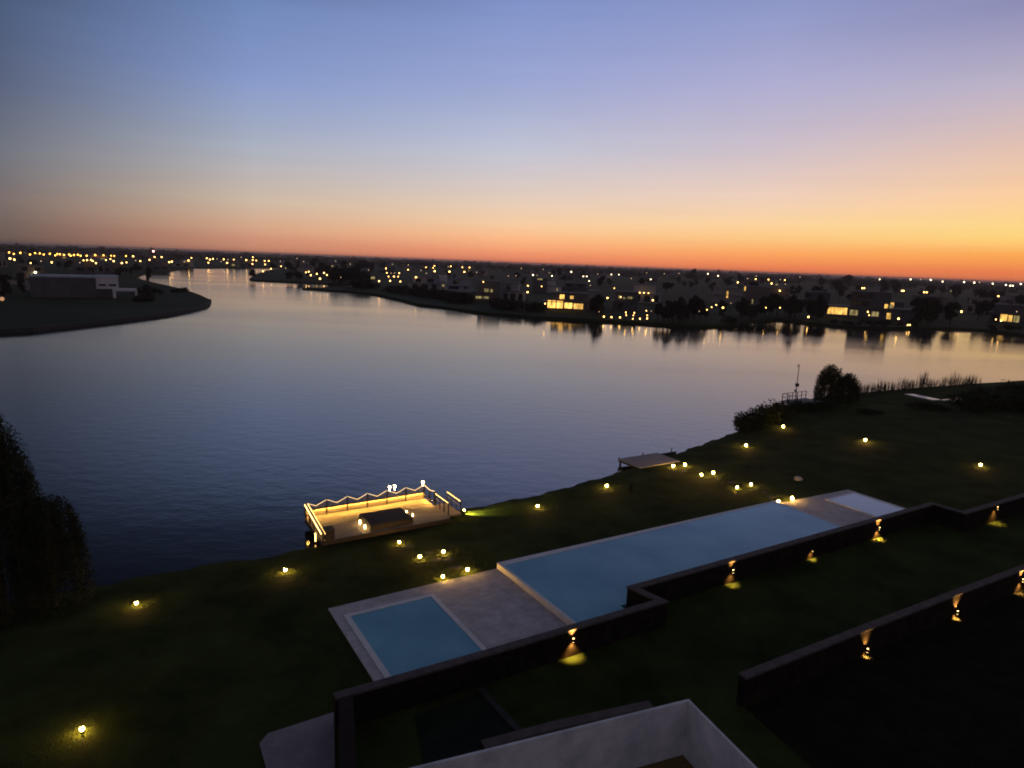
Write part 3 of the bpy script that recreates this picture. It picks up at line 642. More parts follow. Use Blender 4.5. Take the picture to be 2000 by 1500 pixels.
def shrub_mesh(name, seed, n=900, size=.07, material=None):
    rnd = random.Random(seed); q = MB()
    lob = [(rnd.uniform(-.3, .3), rnd.uniform(-.3, .3), rnd.uniform(.15, .6), rnd.uniform(.2, .36)) for _ in range(11)]
    for k in range(n):
        cx, cyy, cz, cr = lob[k % 11]
        v = Vector((rnd.gauss(0, 1), rnd.gauss(0, 1), rnd.gauss(0, 1))).normalized() * cr * rnd.uniform(.5, 1.08)
        z = cz + v.z
        if z < 0: z = rnd.uniform(0, .2)
        q.leaf((cx + v.x, cyy + v.y, z), size * rnd.uniform(.6, 1.35), rnd, .6)
    for k in range(6):
        t = 2 * PI * k / 6; q.tube((0, 0, -.03), (.25 * math.cos(t), .25 * math.sin(t), .5), .014, .005, 5)
    return q.mesh(name, material or LEAF)
SHRUBS = [shrub_mesh('shrub', 31), shrub_mesh('shrub', 32), shrub_mesh('shrub', 33)]
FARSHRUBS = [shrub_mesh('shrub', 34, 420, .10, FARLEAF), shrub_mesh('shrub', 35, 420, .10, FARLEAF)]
def shrub(loc, h, wid, label, group=None, far=False, name='leafy_shrub'):
    o = bpy.data.objects.new(name, random.choice(FARSHRUBS if far else SHRUBS)); C.objects.link(o); o.location = loc; o.scale = (wid, wid, h); o.rotation_euler = (0, 0, random.random() * 6.28)
    return tag(o, label, 'shrub', group)
def willow(loc, h, rad, label, seed, strands=330, ls=.085):
    rnd = random.Random(seed)
    r = empty('weeping_willow', loc, 0, label, 'tree')
    q = MB(); q.tube((0, 0, -.1), (.15, 0, h * .45), h * .035, h * .024, 9)
    limbs = []
    for k in range(9):
        t = 2 * PI * k / 9 + rnd.uniform(-.3, .3); rr = rad * rnd.uniform(.4, .75); zz = h * rnd.uniform(.72, .93)
        mid = (rr * .45 * math.cos(t), rr * .45 * math.sin(t), h * .68); e = (rr * math.cos(t), rr * math.sin(t), zz)
        q.tube((.15, 0, h * .42), mid, h * .014, h * .009, 6); q.tube(mid, e, h * .009, h * .003, 6); limbs.append((mid, e))
    q.build('trunk', BARK, r)
    q = MB()
    for k in range(strands):
        t = rnd.random() * 2 * PI; u = math.sqrt(rnd.random()) * rnd.uniform(.85, 1.05); x = rad * u * math.cos(t); y = rad * u * math.sin(t)
        cl = 7 + seed % 3; t += .55 * math.sin(cl * t + seed) / cl * 1.6; x = rad * u * math.cos(t); y = rad * u * math.sin(t); lump = .09 * math.sin(3 * t + seed) + .07 * math.sin(cl * t + 2 * seed)
        top = h * (1 - .42 * u * u + lump * u - .04 * rnd.random())
        bot = max(.12, top - h * rnd.uniform(.34, .95) * (0.6 + .6 * u))
        nl = int((top - bot) / (ls * 1.15)) + 2; dx = rnd.gauss(0, .12) + .25 * math.cos(t) * u; dy = rnd.gauss(0, .12) + .25 * math.sin(t) * u
        for j in range(nl):
            s = j / nl; zz = top + (bot - top) * s
            q.leaf((x + dx * s + rnd.gauss(0, ls * .7), y + dy * s + rnd.gauss(0, ls * .7), zz), ls * rnd.uniform(.7, 1.4), rnd, .38)
    q.build('crown', WILLOWLEAF, r)
    return r
# near-left willows, lit from nowhere: dark masses against the water
wa, wb = -4.75, 34.5
willow(AB(wa, wb, ground_z(wa, wb)), 9.5, 2.05, 'tall dark weeping willow at the lake edge, cut by the picture side', 3, 760, .10)
wa, wb = -2.75, 34.2
willow(AB(wa, wb, ground_z(wa, wb)), 5.3, 1.4, 'shorter dark weeping willow standing in front of the taller one', 5, 520, .09)
# right-hand shore group
a, b, z = on_lawn(1617, 786)
willow(AB(a, b, z), 5.0, 1.7, 'taller arching weeping willow right beside the lookout deck', 8, 420, .16)
a, b, z = on_lawn(1653, 787)
willow(AB(a, b, z), 3.9, 1.25, 'lower round weeping willow between the taller one and the reeds', 9, 340, .16)
sg = [(1448, 842, 34, 30), (1462, 836, 34, 36), (1480, 832, 44, 40), (1497, 822, 42, 40), (1512, 818, 38, 36), (1530, 812, 34, 36), (1546, 803, 22, 34), (1572, 800, 18, 36), (1600, 800, 20, 40)]
for i, (x, y, hp, wp) in enumerate(sg):
    a, b, z = on_lawn(x, y); p = AB(a, b, z); k = depth(p) / FPX
    shrub(p, hp * k * 1.1, wp * k * 1.25, ORD[i] + ' dark shrub from the left in the clump along the right-hand shore', 'shrubs along the right-hand shore')
dg = [(1900, 800, 34, 70), (1950, 795, 34, 80), (2000, 800, 44, 90), (1890, 783, 22, 50), (1930, 775, 20, 60), (1975, 768, 20, 60), (2010, 770, 24, 70), (1800, 798, 16, 40), (1828, 800, 16, 40), (1700, 806, 10, 40)]
for i, (x, y, hp, wp) in enumerate(dg):
    a, b, z = on_lawn(x, y); p = AB(a, b, z); k = depth(p) / FPX
    shrub(p, hp * k * 1.1, wp * k * 1.15, ORD[i] + ' bush of the dark hedge mass around the white kerb', 'dark bushes at the right-hand end of the garden')
a, b, z = on_lawn(1230, 962); p = AB(a, b, z)
o = shrub(p, .85, .4, 'thin young shrub standing alone on the lawn before the jetty')
# reeds along the far right shore
q = MB(); rnd = random.Random(5)
for k in range(1500):
    a = rnd.uniform(80, 119); s = shore_b(a); b = s + rnd.uniform(-.5, .5)
    dens = .5 + .5 * math.sin(a * 1.9) * math.sin(a * .7 + 1); hgt = rnd.uniform(.7, 1.5) * (1.0 + .5 * dens) * (1.5 if 112 < a < 113.4 or 103 < a < 105.5 else 1)
    if rnd.random() > .35 + .65 * dens: continue
    p0 = AB(a, b, .2); ln = Vector((rnd.gauss(0, .12), rnd.gauss(0, .12), 1)).normalized() * hgt
    q.add([p0 - EA * .045, p0 + EA * .045, p0 + ln * .7 + EA * .035, p0 + ln, p0 + ln * .7 - EA * .035], [(0, 1, 2, 3, 4)])
tag(q.build('reeds', REED), 'tall dry reeds along the far right shore', 'reeds', kind='stuff')

# lookout deck and mast, white kerb
a, b, z = on_lawn(1566, 792); r = garden('lookout_deck', a, b, z, 'small railed lookout deck at the shore beside the mast', 'deck')
q = MB(); q.box(-2.0, 2.9, -.7, 1.6, .35, .45); q.build('decking', GREYWOOD, r)
for x in (-1.9, -.9, .1, 1.0, 1.9, 2.8):
    for y in (1.5,):
        q = MB(); q.beam((x, y, -.3), (x, y, 1.35), .07, .07); q.build('post', DARKWOOD, r)
for y in (-.6, .5):
    q = MB(); q.beam((-1.9, y, -.1), (-1.9, y, 1.35), .07, .07); q.build('post', DARKWOOD, r)
q = MB(); q.beam((-1.95, 1.5, 1.37), (2.85, 1.5, 1.37), .08, .05); q.beam((-1.95, 1.5, .9), (2.85, 1.5, .9), .05, .04); q.beam((-1.9, -.65, 1.37), (-1.9, 1.455, 1.37), .08, .05); q.beam((-1.9, -.65, .9), (-1.9, 1.45, .9), .05, .04); q.build('handrail', GREYWOOD, r)
a, b, z = on_lawn(1556, 792); r = garden('weather_mast', a, b, z, 'tall thin mast with small instrument boxes beside the lookout deck', 'mast')
q = MB(); q.tube((0, .3, 0), (0, .3, 5.2), .06, .04); q.build('pole', METAL, r)
q = MB(); q.box(-.12, .22, .15, .45, 2.35, 2.75); q.build('instrument_box', METAL, r)
q = MB(); q.box(-.3, -.02, .2, .4, 1.75, 1.95); q.build('instrument_box', METAL, r)
q = MB(); q.beam((-.25, .3, 4.9), (.2, .3, 4.9), .04, .04); q.tube((-.25, .3, 4.85), (-.25, .3, 5.08), .05); q.build('crossarm', METAL, r)
k0, k1, k2 = [on_lawn(x, y, .12)[:2] for x, y in ((1782, 769), (1838, 780.5), (1881, 774))]
r = garden('white_kerb', k1[0], k1[1], .8, 'white L shaped stone ledge on the far right lawn catching the sky', 'ledge')
for p0, p1 in ((k0, k1), (k1, k2)):
    q = MB(); v = (Vector(p1) - Vector(p0)); nn = Vector((v.y, -v.x)).normalized() * 1.3
    c4 = [Vector(p0), Vector(p1), Vector(p1) + nn, Vector(p0) + nn]; zt = [ground_z(p.x, p.y) + .12 for p in c4]
    q.add([(p.x, p.y, z_ - .3) for p, z_ in zip(c4, zt)] + [(p.x, p.y, z_) for p, z_ in zip(c4, zt)], [(0, 1, 2, 3), (4, 7, 6, 5), (0, 4, 5, 1), (1, 5, 6, 2), (2, 6, 7, 3), (3, 7, 4, 0)])
    q.build('ledge_top', LEDGE, r, (k1[0], k1[1], .8))

# ------------------------------------------------------------------ lights of the far shore (positions: where the photo's sight line meets lamp height)
LAMPS = [
 ('row', 'in the bright amber row on the horizon', 'street light', 5, AMBER, [(17.8,493.1,1),(27,496,1),(39.6,493.8,1.2),(58.5,497,1.1),(68.5,494.4,1),(77.8,495,1),(85.4,497,1),(97.3,495.6,1.1),(108,498.8,1),(112,496,1),(117,496.5,1),(125,498,1.1),(135,497,1),(138,499.4,1.1),(144.4,498,1.2),(152,497.5,1.2),(157.5,499.4,1.1),(169.4,499.4,1.2),(186,498,1.2),(202,498.5,1),(217,499.4,.8),(223,499.8,.8),(246,500,1)]),
 ('low', 'in the lower row under the amber row', 'street light', 4, WARM, [(19.4,505,1.5),(28,507,1.1),(59.8,513.8,.8),(101,512.5,1.1),(163,508.5,.8),(170,508,.9),(178,507.5,.9),(181,509.8,.8),(187.5,513.8,1),(207,508,.8),(215.6,506,.7),(222,510,1.3),(238,513.8,1.3),(247,512.5,.8),(80,510,.6),(156,513,.6)]),
 ('chan', 'on the bank ending the water channel', 'street light', 4, WARM, [(260,500.6,1.2),(274,510,.9),(292,507.5,1),(302,502,.9),(315.6,502,1.1),(330.6,512,1.2),(335.6,511,1.3),(368,508.8,1.2),(374,503.8,.7),(404,504.4,1.1),(410,507,1.2),(416,505.6,1),(407,513,.9),(437,506.5,1),(443.5,513.5,1.3),(456.5,507,.7),(481,507.8,1.1),(494,502.5,.9),(493.5,508,.9),(493,515.6,.9),(264.8,509,.6),(360,511,.6),(423.8,505.6,.6),(431.5,511,.6),(471,502.5,.6),(445,507,.6)]),
 ('headland', 'behind the wooded headland', 'street light', 4, WARM, [(500.6,508.8,.7),(517,509.6,.9),(524.8,509.6,.9),(518,516.5,.8),(547.5,510.6,.6),(529.4,524.8,1),(513.5,530,1),(549,520,.7),(558,523.8,.6),(580,504.8,.6),(593,511,.6),(655.6,509.8,.6),(684,515.6,.6),(719.8,527.5,.6),(665.6,541.6,.6)]),
 ('shorecluster', 'in the bright cluster on the headland', 'house light', 4, WARM, [(597.5,532,.9),(603,530.6,1),(607,537.5,1.3),(618.8,534.8,1.2),(632.8,533,1.3),(638.5,537,1.1),(625,544.4,1.8)]),
 ('spit', 'in the cluster behind the thin grass spit', 'house light', 4, WARM, [(753.8,524.4,1),(755.4,532.9,.9),(763.8,533.4,.6),(770.6,533.4,.6),(779.6,533.5,.9),(758.8,540,.7),(769.4,540,1.1),(777.8,540.3,.7),(740.4,549,1.5),(762,548.5,1.4),(781.9,549.8,1.2),(797,526.9,.9),(812.5,541.5,1.5)]),
 ('mid', 'above the grey houses across the lake', 'street light', 6, WARM, [(766.6,516,.6),(797.5,517.5,.6),(831.9,522,.7),(848.5,519.4,.8),(846,523,.7),(849,529.6,1.6),(880.6,520,.8),(875.6,520.6,.6),(877.9,530.6,1.6),(903,521.9,.8),(917,522.5,.9),(907,531,1.3),(931,532,.6),(944,550.6,.7),(832.8,533.8,.6),(822.5,528,.5)]),
 ('sky', 'on the skyline behind the lit house', 'street light', 6, WHITE, [(993,539,.6),(1008,538.5,.6),(1018,524.4,.6),(1041,537,1.1),(1048.8,537.8,.6),(1061,526,.6),(1078,538.8,1),(1115.6,531,1.2),(1139.4,539.8,.9),(1146,539.8,.9),(1150.6,549,.9),(1152.9,557.5,.6),(1167,535,.5),(1194,536,.7),(1209,536.5,.7),(1233,544,.6),(1263,533,.5),(1266,538,.7),(1271,545.6,.9),(1297.5,534.8,.6),(1315,535,.5),(1326,534,.5)]),
 ('houseside', 'on houses either side of the lit house', 'house light', 4, WARM, [(1031,558,1.1),(1030.4,570.6,1.6),(1057.8,559.4,.7),(1064.8,593,1.1),(1200,563,.7),(1186.5,582,1.5),(1249.4,571.6,1),(1257.5,572,1),(1266.5,572.5,.8),(1275,586.5,1.6),(1212.5,580,.7)]),
 ('dock', 'among the far dock lamps', 'dock light', 2.6, WARM, [(1179.4,618.5,1.5),(1194.4,619.4,1.4),(1211,619.8,1.4),(1222.5,610.4,1),(1223,615.6,.9),(1239,611,1),(1237,616,.7),(1236,622.5,.8),(1241,627.5,1.3),(1249.8,622.5,1.3),(1264,616,.8),(1263.8,622,1.3),(1259.8,628.3,1.2),(1262.5,607,.8),(1272,607.5,.6),(1170,609,.6)]),
 ('right', 'among the dark trees right of the dock lamps', 'house light', 4, WARM, [(1365.6,608,.5),(1381,605,.8),(1390,600,.7),(1399,595.6,1),(1412,601,1.7),(1427.5,592,.5),(1441,551.5,1.4),(1460,544,.5),(1476,545,1),(1477,539,.6),(1501,546,1),(1507,553.8,1.3),(1523,568,1.3),(1524,546,.6),(1533,547,.7),(1533.8,555,.6),(1496,601,.7),(1523.5,601,.8)]),
 ('rshore', 'near the water below the long lit house', 'garden light', 3, WARM, [(1579,619,1.6),(1695,609,1.1),(1697.5,615.6,.7),(1755,622.6,1.7),(1777,634.5,1),(1773,635,.9),(1877.8,608.6,1.6),(1945,624,.7),(1955.5,626.4,.9),(1985.8,608.6,.6)]),
 ('rhor', 'on the horizon under the sunset glow', 'street light', 6, WHITE, [(1382.5,535,1.1),(1402.5,538.8,1),(1562.5,541,.5),(1718,545.6,.7),(1778.6,545.7,1),(1817.8,546.5,1.1),(1798,545.7,.5),(1841,550,.8),(1883,551,1),(1903,552,1),(1913,551.5,.6),(1939,554,.8),(1964.6,556.5,.9),(1973,557.8,1),(1978,558.2,.9),(1993.7,554.6,.9)]),
 ('rmid', 'in dark trees behind the long lit house', 'street light', 6, WARM, [(1684,562.8,1.1),(1688,562.8,1),(1761.7,568,1.2),(1765,568,1),(1805,570.8,1.1),(1810,571,1),(1950,578.5,.9)]),
]
lamp_px = []
HOUSES = []                                                 # (x0, x1, y0, y1, distance)
def plan_lamp(x, y, h):
    d = ray(x, y); z = LZ + h
    t = (z - EYE) / d.z if d.z < -1e-4 else 1e9
    dist = t * math.hypot(d.x, d.y)
    if dist > 1080: t *= 1080 / dist; dist = 1080
    g = Vector((0, 0, EYE)) + d * t
    tries = 0
    while not on_land(g.x, g.y) and tries < 60:             # never stands in the lake
        t *= 1.02; g = Vector((0, 0, EYE)) + d * t; tries += 1
    return g
lamp_plan = []
for key, where, cat, h, mt, pts in LAMPS:
    for (x, y, s) in sorted(pts): g = plan_lamp(x, y, h); lamp_px.append((x, y, g.length, s)); lamp_plan.append([key, where, cat, mt, x, y, s, g])

# ------------------------------------------------------------------ far houses
def house(xl, xr, yb, yt, label, wall=0, depthm=9, yaw=0.0, upper=(0, 1, .5), wins=(), roof=ROOFM, group=None, z=LZ, parts=True, name='lakeside_house', hip=False):
    """front lies between photo columns xl..xr, stands at row yb and reaches row yt; upper = (from, to, lower storey share); wins = (u0,u1,v0,v1,kind)"""
    g = G((xl + xr) / 2, yb, z); k = depth(g) / FPX; W = (xr - xl) * k; Ht = (yb - yt) * k
    rz = math.atan2(-g.x, g.y) + yaw
    r = empty(name, g, rz, label, 'house', group)
    wm = WALLS[wall]; h1 = Ht * upper[2]; u0 = -W / 2 + W * upper[0]; u1 = -W / 2 + W * upper[1]; sb = .5 if upper != (0, 1, .5) else .0
    q = MB(); q.box(-W / 2, W / 2, 0, depthm, -.3, h1 - .25); q.build('wall', wm, r)
    q = MB(); q.box(-W / 2 - .4, W / 2 + .4, -.5, depthm + .3, h1 - .25, h1); q.build('roof', roof, r)
    q = MB(); q.box(u0, u1, sb, depthm - .5, h1, Ht - .25); q.build('wall', wm, r)
    q = MB()
    if hip:
        xa, xb, ya, yb_ = u0 - .5, u1 + .5, sb - .5, depthm; rr_ = min(xb - xa, yb_ - ya) * .5; rh = rr_ * .55
        q.add([(xa, ya, Ht - .25), (xb, ya, Ht - .25), (xb, yb_, Ht - .25), (xa, yb_, Ht - .25), (xa + rr_, (ya + yb_) / 2, Ht - .25 + rh), (max(xa + rr_, xb - rr_), (ya + yb_) / 2, Ht - .25 + rh)],
              [(3, 2, 1, 0), (0, 1, 5, 4), (2, 3, 4, 5), (1, 2, 5), (3, 0, 4)])
    else: q.box(u0 - .3, u1 + .3, sb - .4, depthm - .2, Ht - .25, Ht)
    q.build('roof', roof, r)
    if parts and Ht > 4 and random.random() < .6:
        q = MB(); cx = u0 + (u1 - u0) * random.uniform(.2, .8); q.box(cx - .5, cx + .5, depthm * .4, depthm * .4 + 1, Ht, Ht + 1.1); q.build('chimney', wm, r)
    for (a0, a1, v0, v1, kind) in wins:
        x0 = -W / 2 + W * a0; x1 = -W / 2 + W * a1; z0 = Ht * v0; z1 = Ht * v1
        yf = 0 if (v0 + v1) / 2 < upper[2] else sb
        q = MB(); f = .09
        q.box(x0 - f, x1 + f, yf - .07, yf - .003, z1, z1 + f); q.box(x0 - f, x1 + f, yf - .07, yf - .003, z0 - f, z0); q.box(x0 - f, x0, yf - .07, yf - .003, z0, z1); q.box(x1, x1 + f, yf - .07, yf - .003, z0, z1)
        nm = max(0, int((x1 - x0) / 1.9))
        for j in range(1, nm + 1):
            xm = x0 + (x1 - x0) * j / (nm + 1); q.box(xm - .04, xm + .04, yf - .07, yf - .052, z0, z1)
        fr = q.build('window', FRAME, r)
        q = MB(); q.box(x0 + .001, x1 - .001, yf - .05, yf - .004, z0 + .001, z1 - .001); q.build('pane', {'d': DARKGLASS, 'l': LIT, 'h': LITHOT, 'm': LITDIM}[kind], fr)
    HOUSES.append((xl, xr, yt, yb, math.hypot(g.x, g.y)))
    return r
DW = [(.1, .26, .08, .4, 'd'), (.4, .6, .08, .4, 'd'), (.75, .9, .08, .4, 'd'), (.2, .38, .6, .86, 'd'), (.6, .8, .6, .86, 'd')]
def uv(xl, xr, yb, yt, x0, x1, y0, y1, k): return ((x0 - xl) / (xr - xl), (x1 - xl) / (xr - xl), (yb - y1) / (yb - yt), (yb - y0) / (yb - yt), k)

# peninsula house: long blank dark flank, white end block with loggia, low side porch
g = G(188, 581.5, LZ); k = depth(g) / FPX; rz = math.atan2(-g.x, g.y)
r = empty('lakeside_house', g, rz, 'large modern house with a long dark flank and white end block on the peninsula', 'house')
W1 = 104 * k; H = 41 * k
q = MB(); q.box(-W1, 0, 0, 13, -.3, H - .5); q.build('wall', WALLS[3], r)
q = MB(); q.box(-W1 - .15, .2, -.15, 13.15, H - .5, H); q.build('roof', ROOFPALE, r)
wx = 39 * k; lo = 17 * k
q = MB(); q.box(.2, wx - 2, 1.0, 12, -.3, lo - .01); q.build('wall', WALLS[3], r)
q = MB(); q.box(.21, wx, .4, 1.0, lo + 1.5, H); q.box(.21, wx, .4, .7, lo, lo + .9); q.box(.21, .9, .41, 1.0, lo + .9, lo + 1.5); q.box(wx - .5, wx, .41, 1.0, lo + .9, lo + 1.5); q.box(wx * .5 - .35, wx * .5 + .35, .41, .7, lo + .9, lo + 1.5); q.box(.21, wx, 3.4, 12, lo, H - .01); q.box(wx - .4, wx, 1.0, 3.4, lo, H - .01); q.build('white_frame', WALLS[4], r)
q = MB(); q.box(.22, wx + .2, 1.01, 12.1, H - .012, H + .2); q.build('roof', ROOFPALE, r)
for x0, x1 in ((1.0, 3.0), (3.9, wx - .7)):
    q = MB(); q.box(x0 - .08, x1 + .08, 3.33, 3.397, lo + .3, lo + 2.6); w_ = q.build('window', FRAME, r); q = MB(); q.box(x0, x1, 3.3, 3.329, lo + .38, lo + 2.52); q.build('pane', DARKGLASS, w_)
q = MB(); q.box(wx - 1.7, wx + 5.0, -1.5, 5, 13.5 * k - .01, 17.5 * k); q.box(wx - 1.7, wx - .9, -1.5, -.9, -.3, 13.5 * k - .011); q.box(wx + 4.5, wx + 5, -1.5, -1.0, -.3, 13.5 * k - .011); q.box(wx + 4.5, wx + 5, 4.3, 4.9, -.3, 13.5 * k - .011); q.build('porch', WALLS[4], r)
HOUSES.append((84, 258, 541, 582, math.hypot(g.x, g.y)))
# garden walls beside it
for (xl, xr, yb, yt, lb) in [(50, 84, 567, 553, 'pale garden wall joined to the dark flank of the peninsula house'), (-10, 48, 556, 548, 'low pale wall far left of the peninsula house')]:
    g = G((xl + xr) / 2, yb, LZ); kk = depth(g) / FPX; wd = (xr - xl) * kk; hh = (yb - yt) * kk
    r = empty('boundary_wall', g, math.atan2(-g.x, g.y), lb, 'wall')
    q = MB(); q.box(-wd / 2, wd / 2, 0, .3, -.3, hh - .15); q.build('wall_panel', WALLS[1], r)
    q = MB(); q.box(-wd / 2 - .05, wd / 2 + .05, -.05, .35, hh - .15, hh); q.build('coping', WALLS[1], r)

house(38, 88, 543, 519, 'brown two-storey house behind the peninsula house with two white lamps', 2, 12, .1, (0.05, .95, .5), DW)
house(-12, 12, 522, 492, 'pale house at the very left edge under the amber lights', 1, 10, 0, (0, .9, .5), DW[:3])
house(800, 858, 566, 541, 'grey two-storey house left of the pale stair tower', 0, 10, .1, (.15, 1, .5), DW)
house(859, 873, 566, 536, 'narrow pale stair tower between two grey houses on the far shore', 4, 8, .1, (0, 1, .5), [(.3, .6, .2, .35, 'm')])
house(874, 926, 570, 545, 'grey house right of the pale stair tower with dark windows', 0, 10, .05, (0, .9, .45), [(.06, .42, .2, .4, 'd'), (.62, .72, .25, .42, 'd'), (.2, .4, .6, .85, 'd')])
xl, xr, yb, yt = 922, 976, 588, 549
house(xl, xr, yb, yt, 'brown house with two dim lit upper windows above a lit terrace', 2, 10, .0, (.2, 1, .45), [uv(xl, xr, yb, yt, 945, 954, 564, 571.5, 'm'), uv(xl, xr, yb, yt, 957, 962, 564.5, 571.5, 'm'), uv(xl, xr, yb, yt, 929, 941, 579, 583.5, 'm'), uv(xl, xr, yb, yt, 944, 954, 579, 583.5, 'm')])
house(979, 1024, 588, 553, 'plain grey block house left of the lit lakeside house', 0, 10, -.05, (0, .75, .55), DW[:4])
house(1040, 1068, 572, 543, 'dark house with a single dim lit strip window near its roof', 3, 9, 0, (0, 1, .5), [(.3, .65, .86, .95, 'm')])
house(1066, 1096, 572, 548, 'pale tall block behind the lit lakeside house with two white pillars', 4, 9, .1, (0, .62, .55), [(.7, .76, .05, .4, 'm')])
house(1096, 1150, 570, 553, 'wide dark grey house behind the lit lakeside house', 3, 9, 0, (.1, .9, .5), DW[3:])
xl, xr, yb, yt = 1060, 1146, 606, 572
house(xl, xr, yb, yt, 'lakeside house glowing with amber ground floor windows', 2, 11, .0, (.2, 1, .48), [uv(xl, xr, yb, yt, 1069, 1085, 588, 602.5, 'h'), uv(xl, xr, yb, yt, 1087, 1099, 588.5, 602.5, 'h'), uv(xl, xr, yb, yt, 1102, 1117, 590.5, 602, 'h'), uv(xl, xr, yb, yt, 1120, 1138, 592, 602.5, 'l'), uv(xl, xr, yb, yt, 1092, 1101, 576, 584.5, 'h'), uv(xl, xr, yb, yt, 1112, 1119, 577.5, 583.5, 'l')])
house(1147, 1168, 604, 568, 'pale narrow house against the right side of the lit lakeside house', 1, 9, 0, (0, 1, .5), [(.4, .55, .1, .45, 'm')])
house(1196, 1244, 606, 570, 'dark grey house with dim terrace windows behind the dock lamps', 3, 10, .05, (.1, 1, .5), [(.22, .34, .62, .78, 'm'), (.4, .5, .6, .7, 'm'), (.58, .78, .62, .74, 'm'), (.2, .4, .1, .35, 'd')])
house(1236, 1290, 592, 556, 'grey brown house with three white lamps under its roof', 0, 10, 0, (0, .8, .5), DW[:3])
house(1392, 1446, 592, 562, 'beige house with a tall lit slit window among dark trees', 1, 10, 0, (0, 1, .5), [uv(1392, 1446, 592, 562, 1417.5, 1420.5, 569, 582, 'l')])
house(1446, 1500, 600, 560, 'brown house with two narrow lit slit windows', 2, 10, 0, (.1, 1, .5), [uv(1446, 1500, 600, 560, 1451.5, 1454, 558 + 3, 569, 'l'), uv(1446, 1500, 600, 560, 1467.5, 1470, 585, 594, 'm')])
house(1502, 1548, 590, 563, 'dull brown house with a blank wall behind the waterside trees', 2, 10, 0, (0, .8, .5), DW[:2])
house(1560, 1616, 600, 570, 'dark boxy house left of the long lit house', 3, 10, 0, (.2, 1, .5), DW)
xl, xr, yb, yt = 1612, 1776, 623, 570
house(xl, xr, yb, yt, 'long lakeside house with a row of yellow lit windows and raised upper block', 3, 13, 0, (.30, .72, .42), [uv(xl, xr, yb, yt, 1622, 1633, 604, 617.5, 'l'), uv(xl, xr, yb, yt, 1634, 1657, 604, 617.5, 'l'), uv(xl, xr, yb, yt, 1662, 1676, 607, 617.5, 'm'), uv(xl, xr, yb, yt, 1700, 1712, 608, 617, 'm'), uv(xl, xr, yb, yt, 1726, 1733, 609, 620.5, 'l'), uv(xl, xr, yb, yt, 1720.5, 1726, 592.5, 600.5, 'l'), uv(xl, xr, yb, yt, 1729, 1734, 593, 600, 'm'), uv(xl, xr, yb, yt, 1666, 1700, 576, 583, 'd'), uv(xl, xr, yb, yt, 1664, 1694, 588, 598, 'd')])
house(1738, 1762, 610, 589, 'low block with one lit window behind the right end of the long lit house', 3, 8, 0, (0, 1, .5), [(.02, .28, .4, .88, 'l')])
house(1888, 1934, 612, 582, 'dull grey house with a pale chimney stack among trees', 1, 10, 0, (.1, .9, .5), DW)
xl, xr, yb, yt = 1938, 2012, 634, 596
house(xl, xr, yb, yt, 'lakeside house at the right edge with three yellow lit windows', 3, 11, 0, (.1, 1, .58), [uv(xl, xr, yb, yt, 1956, 1967, 615, 628, 'l'), uv(xl, xr, yb, yt, 1968.5, 1975, 616, 628.5, 'l'), uv(xl, xr, yb, yt, 1977, 1986, 616, 629, 'm')])
# rows of small houses further back
rnd = random.Random(41); nfar = 0
for k in range(420):
    if nfar >= 46: break
    x = rnd.uniform(-20, 2020); yb = hz(x) + rnd.choice([rnd.uniform(17, 30), rnd.uniform(26, 52)]); g = G(x, yb, LZ)
    wd = rnd.uniform(11, 19) / (depth(g) / FPX); ht = rnd.uniform(4.5, 7.5) / (depth(g) / FPX)
    if not (on_land(g.x, g.y) and on_land(g.x - 10, g.y - 25) and on_land(g.x + 10, g.y - 25)): continue
    if any(x + wd / 2 > h[0] - 3 and x - wd / 2 < h[1] + 3 and yb > h[2] - 2 and yb - ht < h[3] for h in HOUSES): continue
    wl = rnd.choice([0, 1, 2, 3, 3, 2, 1])
    house(x - wd / 2, x + wd / 2, yb, yb - ht, ['small grey house', 'small beige house', 'small brown house', 'small dark house'][wl] + (' with hipped roof' if k % 2 else ' with flat roof') + ' far back among the trees', wl, rnd.uniform(8, 12), rnd.uniform(-.4, .4), rnd.choice([(0, 1, .5), (0, .6, .5), (.35, 1, .5)]),
          [(.15, .4, .12, .38, 'd'), (.6, .85, .12, .38, rnd.choice('dddm'))], group='small far houses, ' + ['grey', 'beige', 'brown', 'dark'][wl] + (' with hipped roofs' if k % 2 else ' with flat roofs'), parts=False, name='distant_house', hip=bool(k % 2)); nfar += 1

# now the lamps: one that falls on a house's front hangs on that front
counts = {}
for key, where, cat, mt, x, y, s, g in lamp_plan:
    dist = math.hypot(g.x, g.y)
    on_house = [h for h in HOUSES if h[0] - 1 < x < h[1] + 1 and h[2] - 2 < y < h[3]]
    if on_house:
        hd = min(h[4] for h in on_house) - 1.6
        if hd < dist: g = Vector((0, 0, EYE)) + (g - Vector((0, 0, EYE))) * (hd / dist); dist = hd
    rr = max(.14, dist * .00072 * (.45 + .65 * s)) if s > .65 else dist * .00052
    m_ = mt if s > .65 else DIM
    q = MB(); q.cur = 0; q.tube((0, 0, -(g.z - LZ) - .1), (0, 0, -rr), .07, .05, 5); q.cur = 1; q.ball((0, 0, 0), rr, 8, 5)
    nm = {'street light': 'street_lamp', 'house light': 'house_lamp', 'dock light': 'dock_lamp', 'garden light': 'shore_lamp'}[cat]
    o = q.build(nm, [METAL, m_]); o.location = g
    i = counts.get(key, 0); counts[key] = i + 1
    size = 'large glowing' if s >= 1.4 else 'bright' if s >= .95 else 'small' if s > .65 else 'faint'
    tag(o, ORD[i] + ' from the left, ' + size + ' light ' + where, cat, 'lights ' + where)
q = MB(); g = Vector((0, 0, EYE)) + ray(299.6, 490.6) * 1000
